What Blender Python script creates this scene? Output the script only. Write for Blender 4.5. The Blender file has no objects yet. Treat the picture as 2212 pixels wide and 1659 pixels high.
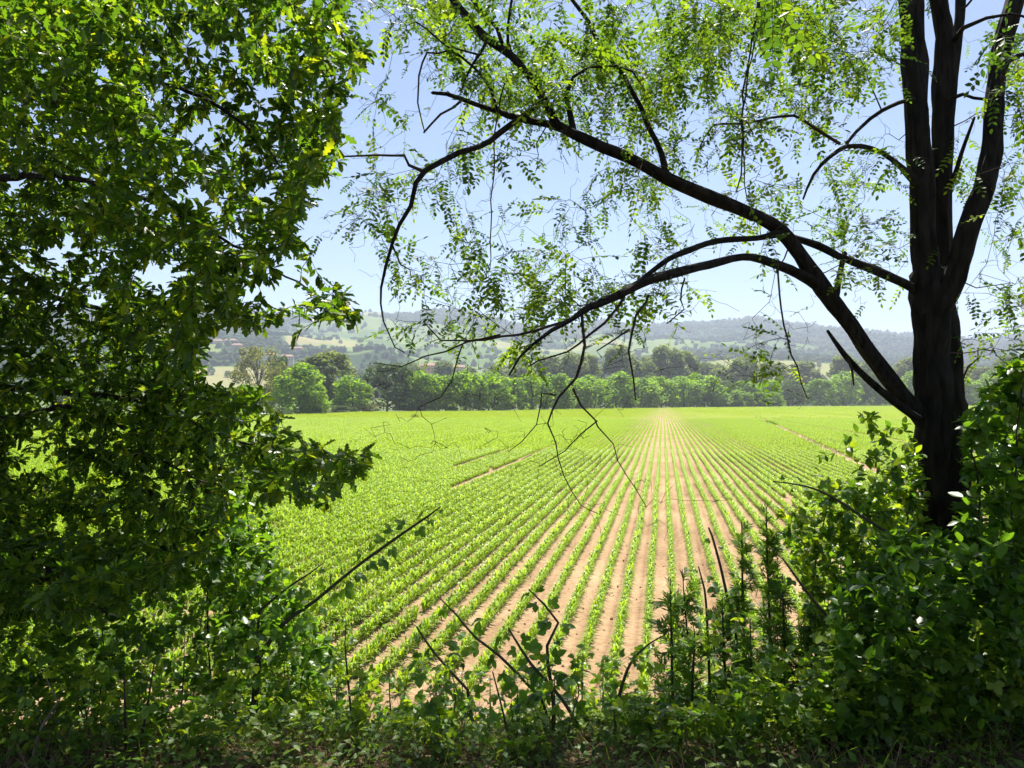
import bpy, math, random
import numpy as np
from mathutils import Vector, Matrix

rng = np.random.default_rng(11)
random.seed(5)
scene = bpy.context.scene
C = scene.collection
rad = math.radians

# ------------------------------------------------------------------ camera, sky, sun, exposure
CAM_Z = 3.9
FPX, PCX, PCY, HORIZON = 1597.0, 1106.0, 829.5, 864.0      # focal length and centre in units of a 2212 px wide frame
PITCH = math.atan((HORIZON - PCY) / FPX)
cam_d = bpy.data.cameras.new('camera')
cam_d.sensor_width = 36.0
cam_d.lens = FPX / 2212.0 * 36.0
cam_d.clip_start, cam_d.clip_end = 0.05, 30000.0
cam = bpy.data.objects.new('camera', cam_d)
cam.location = (0, 0, CAM_Z)
cam.rotation_euler = (math.pi / 2 + PITCH, 0, 0)
C.objects.link(cam)
scene.camera = cam

SUN_ELEV, SUN_AZ = 60.0, 14.0          # azimuth in degrees to the right of the view direction
world = bpy.data.worlds.new('World')
scene.world = world
world.use_nodes = True
wn, wl = world.node_tree.nodes, world.node_tree.links
wn.clear()
sky = wn.new('ShaderNodeTexSky')
sky.sky_type = 'NISHITA'
sky.sun_disc = False
sky.sun_elevation = rad(SUN_ELEV)
sky.sun_rotation = rad(SUN_AZ)
sky.altitude = 200
sky.air_density, sky.dust_density, sky.ozone_density = 1.0, 0.8, 4.5
bg = wn.new('ShaderNodeBackground')
bg.inputs['Strength'].default_value = 0.05
wo = wn.new('ShaderNodeOutputWorld')
wl.new(sky.outputs[0], bg.inputs['Color'])
wl.new(bg.outputs[0], wo.inputs['Surface'])

sun_d = bpy.data.lights.new('sun', 'SUN')
sun_d.energy = 4.6
sun_d.angle = rad(0.53)
sun_d.color = (1.0, 0.95, 0.86)
sun = bpy.data.objects.new('sun', sun_d)
_s = Vector((math.sin(rad(SUN_AZ)) * math.cos(rad(SUN_ELEV)), math.cos(rad(SUN_AZ)) * math.cos(rad(SUN_ELEV)), math.sin(rad(SUN_ELEV))))
sun.rotation_euler = _s.to_track_quat('Z', 'Y').to_euler()
sun.location = (0, 0, 60)
C.objects.link(sun)

vs = scene.view_settings
vs.view_transform = 'Standard'
vs.look = 'None'
vs.exposure = 1.6
vs.gamma = 1.0
vs.use_curve_mapping = False
scene.render.engine = 'CYCLES'
cy = scene.cycles
cy.use_denoising = True
cy.max_bounces, cy.diffuse_bounces, cy.glossy_bounces, cy.transmission_bounces = 7, 4, 2, 4
cy.volume_bounces = 1
cy.transparent_max_bounces = 4
cy.sample_clamp_indirect = 6.0
cy.use_adaptive_sampling = True
cy.adaptive_threshold = 0.015

# ------------------------------------------------------------------ helpers
FWD = np.array([0, math.cos(PITCH), math.sin(PITCH)])
UP = np.array([0, -math.sin(PITCH), math.cos(PITCH)])
RIGHT = np.array([1.0, 0, 0])
CAM = np.array([0, 0, CAM_Z])


def at(x, y, d):
    """a point of the place that stands at depth d metres in the viewing direction (x, y)"""
    return CAM + d * (FWD + (x - PCX) / FPX * RIGHT - (y - PCY) / FPX * UP)


def at_n(x, y, d):
    x, y, d = np.asarray(x, float), np.asarray(y, float), np.asarray(d, float)
    return CAM + d[:, None] * (FWD + ((x - PCX) / FPX)[:, None] * RIGHT - ((y - PCY) / FPX)[:, None] * UP)


def project(P):
    q = np.asarray(P, float) - CAM
    d = q @ FWD
    ds = np.where(d > 0.05, d, 0.05)
    return PCX + FPX * (q @ RIGHT) / ds, PCY - FPX * (q @ UP) / ds, d


def inside(px, py, poly):
    px, py = np.asarray(px), np.asarray(py)
    r = np.zeros(px.shape, bool)
    n = len(poly)
    for i in range(n):
        x0, y0 = poly[i]
        x1, y1 = poly[(i + 1) % n]
        c = (y0 > py) != (y1 > py)
        with np.errstate(divide='ignore', invalid='ignore'):
            r ^= c & (px < (x1 - x0) * (py - y0) / (y1 - y0 + 1e-12) + x0)
    return r


def vnoise(x, y, seed=0):
    x, y = np.asarray(x, float), np.asarray(y, float)
    xi, yi = np.floor(x), np.floor(y)
    fx, fy = x - xi, y - yi
    fx, fy = fx * fx * (3 - 2 * fx), fy * fy * (3 - 2 * fy)

    def h(a, b):
        s = np.sin(a * 127.1 + b * 311.7 + seed * 74.7) * 43758.5453
        return s - np.floor(s)
    return (h(xi, yi) * (1 - fx) + h(xi + 1, yi) * fx) * (1 - fy) + (h(xi, yi + 1) * (1 - fx) + h(xi + 1, yi + 1) * fx) * fy


def fbm(x, y, seed=0, oct=3):
    s, a, t = 0, 1.0, 0
    for o in range(oct):
        s = s + a * vnoise(np.asarray(x) * 2 ** o, np.asarray(y) * 2 ** o, seed + o)
        t += a
        a *= 0.5
    return s / t


def vnoise3(P, s, seed=0):
    return (vnoise(P[:, 0] * s + P[:, 2] * s * 0.7, P[:, 1] * s - P[:, 2] * s * 0.4, seed) + vnoise(P[:, 2] * s + 9, P[:, 0] * s * .8 + P[:, 1] * s * .5, seed + 3)) / 2


def unit(v):
    return v / np.maximum(np.linalg.norm(v, axis=-1, keepdims=True), 1e-9)


class Geo:
    def __init__(self):
        self.v, self.f, self.a, self.n = [], [], [], 0

    def add(self, V, F, lv=0.5):
        V = np.asarray(V, float)
        self.v.append(V)
        self.f.append(np.asarray(F, int) + self.n)
        self.a.append(np.broadcast_to(np.asarray(lv, float), (len(V),)) if np.ndim(lv) == 0 else np.asarray(lv, float))
        self.n += len(V)
        return self

    def mesh(self, name, mat, off=None, smooth=True):
        V = np.concatenate(self.v) if self.v else np.zeros((0, 3))
        F = np.concatenate(self.f) if self.f else np.zeros((0, 3), int)
        A = np.concatenate(self.a) if self.a else np.zeros(0)
        if off is not None:
            V = V - np.asarray(off)
        return raw_mesh(name, V, F, mat, A, smooth)


def raw_mesh(name, V, F, mat, A=None, smooth=True):
    me = bpy.data.meshes.new(name)
    k = F.shape[1] if len(F) else 3
    me.vertices.add(len(V))
    me.vertices.foreach_set('co', np.ascontiguousarray(V, np.float32).ravel())
    me.loops.add(F.size)
    me.loops.foreach_set('vertex_index', np.ascontiguousarray(F, np.int32).ravel())
    me.polygons.add(len(F))
    me.polygons.foreach_set('loop_start', np.arange(len(F), dtype=np.int32) * k)
    me.update(calc_edges=True)
    if len(F):
        me.polygons.foreach_set('use_smooth', np.full(len(F), bool(smooth)))
    if A is not None:
        at_ = me.attributes.new('lv', 'FLOAT', 'POINT')
        at_.data.foreach_set('value', np.ascontiguousarray(A, np.float32))
    if mat:
        me.materials.append(mat)
    return me


def obj(name, me, parent=None, loc=(0, 0, 0), kind=None, label=None, cat=None, group=None):
    o = bpy.data.objects.new(name, me)
    C.objects.link(o)
    o.location = loc
    if parent is not None:
        o.parent = parent
    if kind:
        o['kind'] = kind
    if label:
        o['label'] = label
    if cat:
        o['category'] = cat
    if group:
        o['group'] = group
    return o


def catmull(P, step=0.12):
    P = np.asarray(P, float)
    n = len(P)
    out = []
    for i in range(n - 1):
        p0, p1, p2, p3 = P[max(i - 1, 0)], P[i], P[i + 1], P[min(i + 2, n - 1)]
        k = max(1, int(np.linalg.norm((p2 - p1)[:3]) / step))
        for t in np.arange(k) / k:
            out.append(0.5 * (2 * p1 + (p2 - p0) * t + (2 * p0 - 5 * p1 + 4 * p2 - p3) * t * t + (3 * p1 - p0 - 3 * p2 + p3) * t ** 3))
    out.append(P[-1])
    return np.array(out)


def tube(P, R, sides=6, rough=0.0, seed=0, cap=True):
    P, R = np.asarray(P, float), np.asarray(R, float)
    n = len(P)
    T = np.zeros_like(P)
    T[1:-1] = P[2:] - P[:-2]
    T[0], T[-1] = P[1] - P[0], P[-1] - P[-2]
    T = unit(T)
    main = unit(P[-1] - P[0] + 1e-6)
    ref = np.eye(3)[int(np.argmin(np.abs(main)))]
    A = unit(np.cross(T, ref))
    B = np.cross(T, A)
    ang = np.arange(sides) * 2 * math.pi / sides
    rr = R[:, None] * np.ones(sides)[None]
    if rough:
        s = np.arange(n)[:, None] * 0.35
        rr = rr * (1 + rough * (vnoise(ang[None] * 2.2 + 0 * s, s, seed) - 0.8) + rough * 0.8 * (vnoise(ang[None] * (4.5 if sides < 20 else 7.0) + 3, s * 1.1, seed + 5) - 0.8))
    V = P[:, None, :] + rr[..., None] * (np.cos(ang)[None, :, None] * A[:, None, :] + np.sin(ang)[None, :, None] * B[:, None, :])
    V = V.reshape(-1, 3)
    i = (np.arange(n - 1)[:, None] * sides + np.arange(sides)[None])
    j = (np.arange(n - 1)[:, None] * sides + (np.arange(sides)[None] + 1) % sides)
    a, b, c, d = i.ravel(), j.ravel(), (j + sides).ravel(), (i + sides).ravel()
    F = np.concatenate([np.stack([a, b, c], 1), np.stack([a, c, d], 1)])
    if cap:
        k = len(V)
        V = np.concatenate([V, P[-1:] + T[-1:] * R[-1]])
        o = (n - 1) * sides
        F = np.concatenate([F, np.stack([o + np.arange(sides), o + (np.arange(sides) + 1) % sides, np.full(sides, k)], 1)])
    return V, F


def frames(D, N, S):
    """matrices whose columns are side, length, normal of a leaf"""
    Y = unit(D)
    X = unit(np.cross(Y, N))
    Z = np.cross(X, Y)
    M = np.stack([X, Y, Z], -1)
    return M * np.asarray(S)[:, None, None]


def stamp(g, tv, tf, M, P, lv):
    n, k = len(P), len(tv)
    if not n:
        return
    V = np.einsum('nij,kj->nki', M, tv) + P[:, None, :]
    F = tf[None] + (np.arange(n) * k)[:, None, None]
    g.add(V.reshape(-1, 3), F.reshape(-1, 3), np.repeat(lv, k))


def rnd_dir(n):
    return unit(rng.normal(size=(n, 3)))


# ------------------------------------------------------------------ materials
def nodes_of(name):
    m = bpy.data.materials.new(name)
    m.use_nodes = True
    nt = m.node_tree
    nt.nodes.clear()
    out = nt.nodes.new('ShaderNodeOutputMaterial')
    return m, nt, nt.nodes, nt.links, out


def ramp(nt, stops):
    r = nt.nodes.new('ShaderNodeValToRGB')
    e = r.color_ramp.elements
    while len(e) < len(stops):
        e.new(0.5)
    for q, (p, c) in zip(e, stops):
        q.position = p
        q.color = (*c, 1)
    return r


def leaf_mat(name, c0, c1, c2, trans=0.45, tcol=1.5, rough=0.42, spec=0.4):
    """thin leaf: a glossy reflecting side mixed with light that shines through; colour differs from leaf to leaf"""
    m, nt, N, L, out = nodes_of(name)
    a = N.new('ShaderNodeAttribute')
    a.attribute_name = 'lv'
    r = ramp(nt, [(0.0, c0), (0.55, c1), (1.0, c2)])
    L.new(a.outputs['Fac'], r.inputs['Fac'])
    p = N.new('ShaderNodeBsdfPrincipled')
    p.inputs['Roughness'].default_value = rough
    p.inputs['Specular IOR Level'].default_value = spec
    L.new(r.outputs['Color'], p.inputs['Base Color'])
    t = N.new('ShaderNodeBsdfTranslucent')
    mul = N.new('ShaderNodeMix')
    mul.data_type = 'RGBA'
    mul.blend_type = 'MULTIPLY'
    mul.inputs[0].default_value = 1.0
    mul.inputs[7].default_value = (1.18 * tcol, 1.1 * tcol, 0.5 * tcol, 1)
    L.new(r.outputs['Color'], mul.inputs[6])
    L.new(mul.outputs[2], t.inputs['Color'])
    mx = N.new('ShaderNodeMixShader')
    mx.inputs[0].default_value = trans
    L.new(p.outputs[0], mx.inputs[1])
    L.new(t.outputs[0], mx.inputs[2])
    L.new(mx.outputs[0], out.inputs['Surface'])
    return m


def bark_mat(name, c0, c1, scale=(18, 18, 4), bump=0.6):
    m, nt, N, L, out = nodes_of(name)
    tc = N.new('ShaderNodeTexCoord')
    mp = N.new('ShaderNodeMapping')
    mp.inputs['Scale'].default_value = scale
    L.new(tc.outputs['Object'], mp.inputs['Vector'])
    n = N.new('ShaderNodeTexNoise')
    n.inputs['Scale'].default_value = 1.0
    n.inputs['Detail'].default_value = 6
    L.new(mp.outputs[0], n.inputs['Vector'])
    r = ramp(nt, [(0.3, c0), (0.7, c1)])
    L.new(n.outputs['Fac'], r.inputs['Fac'])
    p = N.new('ShaderNodeBsdfPrincipled')
    p.inputs['Roughness'].default_value = 0.9
    p.inputs['Specular IOR Level'].default_value = 0.15
    L.new(r.outputs['Color'], p.inputs['Base Color'])
    b = N.new('ShaderNodeBump')
    b.inputs['Strength'].default_value = bump
    b.inputs['Distance'].default_value = 0.02
    L.new(n.outputs['Fac'], b.inputs['Height'])
    L.new(b.outputs[0], p.inputs['Normal'])
    L.new(p.outputs[0], out.inputs['Surface'])
    return m


def ground_mat(name, stops, scale, bump=0.4, dist=0.05, detail=8, scale2=None, rough=0.95):
    m, nt, N, L, out = nodes_of(name)
    tc = N.new('ShaderNodeTexCoord')
    n = N.new('ShaderNodeTexNoise')
    n.inputs['Scale'].default_value = scale
    n.inputs['Detail'].default_value = detail
    n.inputs['Roughness'].default_value = 0.65
    L.new(tc.outputs['Object'], n.inputs['Vector'])
    fac = n.outputs['Fac']
    if scale2:
        n2 = N.new('ShaderNodeTexNoise')
        n2.inputs['Scale'].default_value = scale2
        n2.inputs['Detail'].default_value = 4
        L.new(tc.outputs['Object'], n2.inputs['Vector'])
        mx = N.new('ShaderNodeMath')
        mx.operation = 'ADD'
        L.new(n.outputs['Fac'], mx.inputs[0])
        L.new(n2.outputs['Fac'], mx.inputs[1])
        h = N.new('ShaderNodeMath')
        h.operation = 'MULTIPLY'
        h.inputs[1].default_value = 0.5
        L.new(mx.outputs[0], h.inputs[0])
        fac = h.outputs[0]
    r = ramp(nt, stops)
    L.new(fac, r.inputs['Fac'])
    p = N.new('ShaderNodeBsdfPrincipled')
    p.inputs['Roughness'].default_value = rough
    p.inputs['Specular IOR Level'].default_value = 0.1
    L.new(r.outputs['Color'], p.inputs['Base Color'])
    b = N.new('ShaderNodeBump')
    b.inputs['Strength'].default_value = bump
    b.inputs['Distance'].default_value = dist
    L.new(n.outputs['Fac'], b.inputs['Height'])
    L.new(b.outputs[0], p.inputs['Normal'])
    L.new(p.outputs[0], out.inputs['Surface'])
    return m


def plain_mat(name, col, rough=0.8, var=0.15, scale=3.0):
    return ground_mat(name, [(0.3, tuple(c * (1 - var) for c in col)), (0.7, tuple(min(1, c * (1 + var)) for c in col))], scale, bump=0.15, dist=0.02, detail=4, rough=rough)


M_OAK = leaf_mat('oak_leaf', (0.022, 0.060, 0.006), (0.065, 0.130, 0.008), (0.20, 0.24, 0.010), 0.52, 2.3, 0.36, 0.4)
M_LOC = leaf_mat('locust_leaf', (0.024, 0.062, 0.010), (0.065, 0.125, 0.010), (0.15, 0.22, 0.012), 0.55, 2.0, 0.5, 0.15)
M_BRA = leaf_mat('bramble_leaf', (0.034, 0.090, 0.010), (0.080, 0.160, 0.012), (0.17, 0.235, 0.015), 0.52, 2.2, 0.4, 0.35)
M_SHR = leaf_mat('shrub_leaf', (0.028, 0.080, 0.008), (0.072, 0.150, 0.010), (0.17, 0.235, 0.012), 0.52, 2.2, 0.36, 0.4)
M_MUG = leaf_mat('mugwort_leaf', (0.045, 0.10, 0.015), (0.075, 0.15, 0.017), (0.13, 0.20, 0.02), 0.5, 2.0, 0.5, 0.25)
M_MAI = leaf_mat('maize_leaf', (0.115, 0.21, 0.010), (0.18, 0.29, 0.014), (0.25, 0.35, 0.02), 0.48, 1.8, 0.42, 0.3)
M_CRO = {
    'locust': leaf_mat('crown_bright', (0.07, 0.15, 0.010), (0.13, 0.235, 0.014), (0.19, 0.305, 0.018), 0.5, 2.0, 0.6, 0.15),
    'oak': leaf_mat('crown_dark', (0.034, 0.07, 0.018), (0.06, 0.11, 0.024), (0.09, 0.15, 0.03), 0.4, 1.7, 0.6, 0.15),
    'poplar': leaf_mat('crown_olive', (0.07, 0.11, 0.030), (0.11, 0.155, 0.042), (0.16, 0.20, 0.055), 0.48, 1.8, 0.6, 0.15),
    'willow': leaf_mat('crown_grey', (0.085, 0.105, 0.042), (0.13, 0.15, 0.058), (0.18, 0.195, 0.07), 0.48, 1.7, 0.7, 0.1),
}
M_WOOD = leaf_mat('far_wood', (0.022, 0.045, 0.014), (0.040, 0.075, 0.02), (0.065, 0.105, 0.026), 0.2, 1.2, 0.9, 0.05)
M_DRY = leaf_mat('dry_grass', (0.10, 0.065, 0.04), (0.22, 0.155, 0.075), (0.42, 0.34, 0.19), 0.3, 0.9, 0.7, 0.15)
M_WEED = leaf_mat('weed_leaf', (0.03, 0.07, 0.010), (0.07, 0.135, 0.014), (0.13, 0.20, 0.02), 0.45, 1.9, 0.5, 0.25)
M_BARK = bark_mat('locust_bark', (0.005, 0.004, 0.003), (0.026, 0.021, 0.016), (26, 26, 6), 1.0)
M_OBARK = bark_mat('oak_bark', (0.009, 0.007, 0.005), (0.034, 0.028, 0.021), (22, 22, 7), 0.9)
M_TWIG = bark_mat('twig_bark', (0.022, 0.014, 0.010), (0.06, 0.040, 0.028), (40, 40, 40), 0.3)
M_DEAD = bark_mat('dead_wood', (0.09, 0.07, 0.05), (0.2, 0.16, 0.12), (40, 40, 12), 0.3)
M_CANE = bark_mat('green_cane', (0.03, 0.05, 0.016), (0.07, 0.05, 0.035), (20, 20, 20), 0.2)
M_FARBARK = plain_mat('far_bark', (0.10, 0.085, 0.065))
M_SOIL = ground_mat('tilled_soil', [(0.28, (0.14, 0.086, 0.048)), (0.48, (0.275, 0.185, 0.108)), (0.72, (0.43, 0.31, 0.195))], 9.0, 0.8, 0.05, 10, 0.35)
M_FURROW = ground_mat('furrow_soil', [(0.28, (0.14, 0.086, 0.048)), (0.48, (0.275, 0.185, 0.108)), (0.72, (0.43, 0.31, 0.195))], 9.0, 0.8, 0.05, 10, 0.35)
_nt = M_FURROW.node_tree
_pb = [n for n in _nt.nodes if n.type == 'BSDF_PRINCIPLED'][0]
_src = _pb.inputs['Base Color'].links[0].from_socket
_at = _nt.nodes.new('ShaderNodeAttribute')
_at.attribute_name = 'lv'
_rp = ramp(_nt, [(0.0, (0.42, 0.36, 0.32)), (0.5, (0.86, 0.82, 0.80)), (1.0, (1.12, 1.12, 1.12))])  # multiplies painted furrow shade and random tone into the soil colour
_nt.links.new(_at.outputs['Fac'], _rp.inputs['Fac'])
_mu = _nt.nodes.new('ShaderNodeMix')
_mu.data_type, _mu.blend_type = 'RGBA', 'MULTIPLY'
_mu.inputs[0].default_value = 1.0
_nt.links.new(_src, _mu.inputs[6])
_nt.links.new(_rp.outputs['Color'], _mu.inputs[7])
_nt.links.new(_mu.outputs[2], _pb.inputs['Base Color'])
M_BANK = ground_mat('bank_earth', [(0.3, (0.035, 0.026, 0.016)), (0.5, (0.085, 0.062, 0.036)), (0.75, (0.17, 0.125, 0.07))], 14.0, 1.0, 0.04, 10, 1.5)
M_PLAIN = ground_mat('valley_ground', [(0.3, (0.055, 0.085, 0.026)), (0.5, (0.09, 0.12, 0.04)), (0.7, (0.20, 0.17, 0.085))], 0.01, 0.3, 0.3, 6)

# ------------------------------------------------------------------ setting: ground, bank, field, hills
g = Geo()
gx = np.array([-9000, -3000, -1000, -300, -100, 100, 300, 1000, 3000, 9000.0])
X, Y = np.meshgrid(gx, gx, indexing='ij')
V = np.stack([X.ravel(), Y.ravel(), np.full(X.size, -0.35)], 1)
n = len(gx)
i = (np.arange(n - 1)[:, None] * n + np.arange(n - 1)[None]).ravel()
g.add(V, np.concatenate([np.stack([i, i + n, i + n + 1], 1), np.stack([i, i + n + 1, i + 1], 1)]))
obj('ground', g.mesh('ground', M_PLAIN), kind='structure')


def grid_mesh(name, X, Y, Z, mat, lv=None):
    a, b = X.shape
    V = np.stack([X.ravel(), Y.ravel(), Z.ravel()], 1)
    i = (np.arange(a - 1)[:, None] * b + np.arange(b - 1)[None]).ravel()
    F = np.stack([i, i + b, i + b + 1, i + 1], 1)
    return raw_mesh(name, V, F, mat, None if lv is None else lv.ravel())


FIELD_Y = 7.2                              # where the bank meets the field


def bank_z(x, y):
    x, y = np.asarray(x, float), np.asarray(y, float)
    t = np.clip((y - 3.25) / (FIELD_Y + 0.1 - 3.25), 0, 1)
    z = 2.28 * (1 - t * t * (3 - 2 * t))
    return z + 0.10 * (fbm(x * 0.9, y * 0.9, 3) - 0.5) * (1 - t) + 0.05 * (fbm(x * 4, y * 4, 8) - 0.5) * (1 - 0.7 * t) - 0.03 * (t >= 1)


xs, ys = np.linspace(-26, 26, 240), np.concatenate([np.linspace(-22, 2, 30), np.linspace(2.1, FIELD_Y + 0.6, 80)])
X, Y = np.meshgrid(xs, ys, indexing='ij')
Zb = bank_z(X, Y)
Zb = np.where(Y > FIELD_Y + 0.5, -0.05, Zb)
obj('bank', grid_mesh('bank', X, Y, Zb, M_BANK), kind='structure')

ROW_A = math.atan((1432 - PCX) / FPX)      # the rows run this far to the right of the view
ROW_S = 0.45
cA, sA = math.cos(ROW_A), math.sin(ROW_A)
_p = at(1408, 1207, CAM_Z / (math.tan(math.atan((1207 - PCY) / FPX) - PITCH)) )
# phase of the rows: one of them passes the point seen 343 px under the horizon
_d = CAM_Z * FPX / (1207 - HORIZON)
_px = (1408 - PCX) / FPX * _d
ROW_0 = (_px * cA - _d * sA) % ROW_S


def wob(k, v):
    return 0.09 * (fbm(v / 7.0 + k * 0.05, k * 0.31, 91) - 0.5)


def uv_of(x, y):
    return x * cA - y * sA, x * sA + y * cA


def xy_of(u, v):
    return u * cA + v * sA, -u * sA + v * cA


edge_x = np.array([-600, 300, 430, 600, 760, 1050, 1440, 1900, 2300, 3200.0])
edge_y = np.array([924, 911, 905, 897, 890.5, 888, 880.5, 877, 876, 875.0])


def field_far(px):
    return CAM_Z * FPX / (np.interp(px, edge_x, edge_y) - HORIZON)


# the soil: a sheet that follows the row direction, ridged near the viewer
strip = rng.uniform(0.3, 1.4, 4000)


def soil_z(u, v):
    k = np.round((u - ROW_0) / ROW_S)
    f = (u - ROW_0) / ROW_S - k
    s = strip[(k.astype(int) + 2000) % 4000]
    r = 0.5 + 0.5 * np.cos(f * 2 * math.pi)
    tyre = np.exp(-((np.abs(f) - 0.36) / 0.07) ** 2) * (s > 0.95) * 0.028
    return 0.022 * r * s + 0.022 * (fbm(u * 6, v * 6, 12) - 0.5) + 0.012 * (vnoise(u * 17, v * 15, 14) - 0.5) - tyre


us, vv = np.arange(-26, 24, 0.09), np.concatenate([np.arange(4.5, 19, 0.13), np.arange(19, 48, 0.5)])
U, Vg = np.meshgrid(us, vv, indexing='ij')
X, Y = xy_of(U, Vg)
fade = np.clip((48 - Vg) / 10, 0, 1)
Z = (soil_z(U, Vg) + 0.012) * fade
Z = np.where(Y < FIELD_Y, np.minimum(Z, 0.01) - 0.12 * np.clip(FIELD_Y - Y, 0, 1.5), Z)
px_, ed = [], []
azs = np.linspace(-75, 70, 120)
rows_v = []
ring = []
ringr = np.array([6, 12, 25, 48, 49, 60, 100, 160, 240, 400, 900.0])
# pressed wheel lines, darkened to stand in for furrow shade, plus random soil tone
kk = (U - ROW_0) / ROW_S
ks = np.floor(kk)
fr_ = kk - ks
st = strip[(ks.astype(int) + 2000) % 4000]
furrow_shade = np.exp(-((fr_ - 0.5 - 0.16 * np.sign(st - 0.85)) / 0.13) ** 2) * np.clip(st, 0, 1.2) * (0.35 + 0.9 * fbm(ks * 1.7, Vg / 9, 33))
shaded_tone = np.clip(0.78 - 0.55 * furrow_shade + 0.5 * (fbm(U * 1.3, Vg * 0.8, 36) - 0.5) + 0.35 * (vnoise(U * 22, Vg * 18, 37) - 0.5), 0, 1)
shaded_tone = shaded_tone * fade + 0.62 * (1 - fade)
obj('field_furrows', grid_mesh('field_furrows', X, Y, Z, M_FURROW, shaded_tone), kind='structure')
A_, R_ = np.meshgrid(azs, np.linspace(0, 1, 24), indexing='ij')
pxa = PCX + FPX * np.tan(np.radians(azs))
far = field_far(np.clip(pxa, -600, 3200)) / np.cos(np.radians(azs)) + 3
RR = 6.5 * (far[:, None] / 6.5) ** R_
Xf, Yf = RR * np.sin(np.radians(A_)), RR * np.cos(np.radians(A_))
uf, vf = uv_of(Xf, Yf)
Zf = np.where((vf < 46) & (np.abs(uf + 1) < 24), -0.16, -0.008)
obj('field', grid_mesh('field', Xf, Yf, Zf, M_SOIL), kind='structure')

# hills: a ridge that closes the valley
sk_x = np.array([-1400, -300, 100, 400, 567, 606, 640, 682, 706, 772, 790, 890, 925, 994, 1022, 1064, 1130, 1200, 1260, 1300, 1330, 1360, 1388, 1457, 1530, 1603, 1638, 1655, 1690, 1760, 1900, 2050, 2140, 2220, 2500, 3400.0])
sk_y = np.array([720, 690, 668, 668, 673, 681, 684, 688, 680, 680, 669, 678, 668, 667, 674, 684, 700, 706, 700, 687, 690, 700, 702, 697, 694, 687, 681, 689, 693, 702, 716, 726, 730, 716, 730, 760.0])


def ridge(az):
    px = PCX + FPX * np.tan(np.clip(az, -1.25, 1.25))
    y = np.interp(np.clip(px, -1400, 3400), sk_x, sk_y)
    R = 2700 + 500 * np.sin(az * 2.1 + 0.7) + 900 * np.clip(az, 0, 1)
    el = (HORIZON - y) / FPX * np.cos(az)
    return R, el * R


def hill_z(az, r):
    R, H = ridge(az)
    t = np.clip((r - 620) / (R - 620), 0, 2)
    x, y = r * np.sin(az), r * np.cos(az)
    rise = np.where(t < 1, t ** 1.35, np.clip(1 - (t - 1) * 1.4, 0.1, 1))
    b = (fbm(x / 420, y / 420, 21, 4) - 0.5) * 95 * np.sin(np.clip(t, 0, 1) * math.pi) + (fbm(x / 150, y / 150, 27, 3) - 0.5) * 26 * np.sin(np.clip(t, 0, 1) * math.pi)
    return np.maximum(H * rise + b * (t < 1), 0) - 0.6 + 0.9 * np.clip(t * 40, 0, 1)


az_h = np.radians(np.linspace(-58, 54, 320))
r_h = np.concatenate([np.linspace(600, 3900, 170), np.linspace(3950, 6500, 12)])
AZ, RH = np.meshgrid(az_h, r_h, indexing='ij')
XH, YH = RH * np.sin(AZ), RH * np.cos(AZ)
ZH = hill_z(AZ, RH)


def cover(x, y, az, r):
    """what grows there: 0 wood ... 0.5 meadow ... 1 ripe grain or bare field"""
    R, H = ridge(az)
    t = (r - 620) / (R - 620)
    w = fbm(x / 260, y / 260, 31, 4)
    cell = vnoise(np.floor(x / 170 + 0.4 * vnoise(x / 90, y / 90, 5)), np.floor(y / 230 + 0.5 * vnoise(x / 120, y / 120, 6)), 40)
    wooded = w + 0.30 * np.clip(t - 0.45, 0, 1) + 0.10 * np.clip(np.degrees(az) / 20, -0.4, 1)
    c = np.where(wooded > 0.53, 0.0, np.where(cell > 0.93, 0.85, np.where(cell > 0.40, 0.55, 0.38)))
    px = PCX + FPX * np.tan(az)
    c = np.where((np.abs(px - 1650) < 190) & (np.abs(r - 1180 - 0.35 * (px - 1650)) < 190), 0.80, c)      # the big mown meadow
    c = np.where((np.abs(px - 480) < 110) & (np.abs(r - 900) < 130), 0.9, c)
    c = np.where((np.abs(px - 690) < 80) & (np.abs(r - 1500 - 0.3 * (px - 690)) < 60), 0.92, c)
    return c


CV = cover(XH, YH, AZ, RH)
m, nt, N_, L_, out = nodes_of('hillside')
a = N_.new('ShaderNodeAttribute')
a.attribute_name = 'lv'
r = ramp(nt, [(0.0, (0.026, 0.048, 0.018)), (0.35, (0.075, 0.115, 0.035)), (0.55, (0.125, 0.17, 0.055)), (0.78, (0.19, 0.20, 0.08)), (1.0, (0.23, 0.20, 0.10))])
tc = N_.new('ShaderNodeTexCoord')
nz = N_.new('ShaderNodeTexNoise')
nz.inputs['Scale'].default_value = 0.03
nz.inputs['Detail'].default_value = 8
L_.new(tc.outputs['Object'], nz.inputs['Vector'])
mm = N_.new('ShaderNodeMath')
mm.operation = 'MULTIPLY_ADD'
mm.inputs[1].default_value = 0.34
mm.inputs[2].default_value = -0.17
L_.new(nz.outputs['Fac'], mm.inputs[0])
ad = N_.new('ShaderNodeMath')
ad.operation = 'ADD'
L_.new(a.outputs['Fac'], ad.inputs[0])
L_.new(mm.outputs[0], ad.inputs[1])
L_.new(ad.outputs[0], r.inputs['Fac'])
p = N_.new('ShaderNodeBsdfPrincipled')
p.inputs['Roughness'].default_value = 1.0
p.inputs['Specular IOR Level'].default_value = 0.0
L_.new(r.outputs['Color'], p.inputs['Base Color'])
L_.new(p.outputs[0], out.inputs['Surface'])
obj('hills', grid_mesh('hills', XH, YH, ZH, m, CV), kind='structure')

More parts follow.
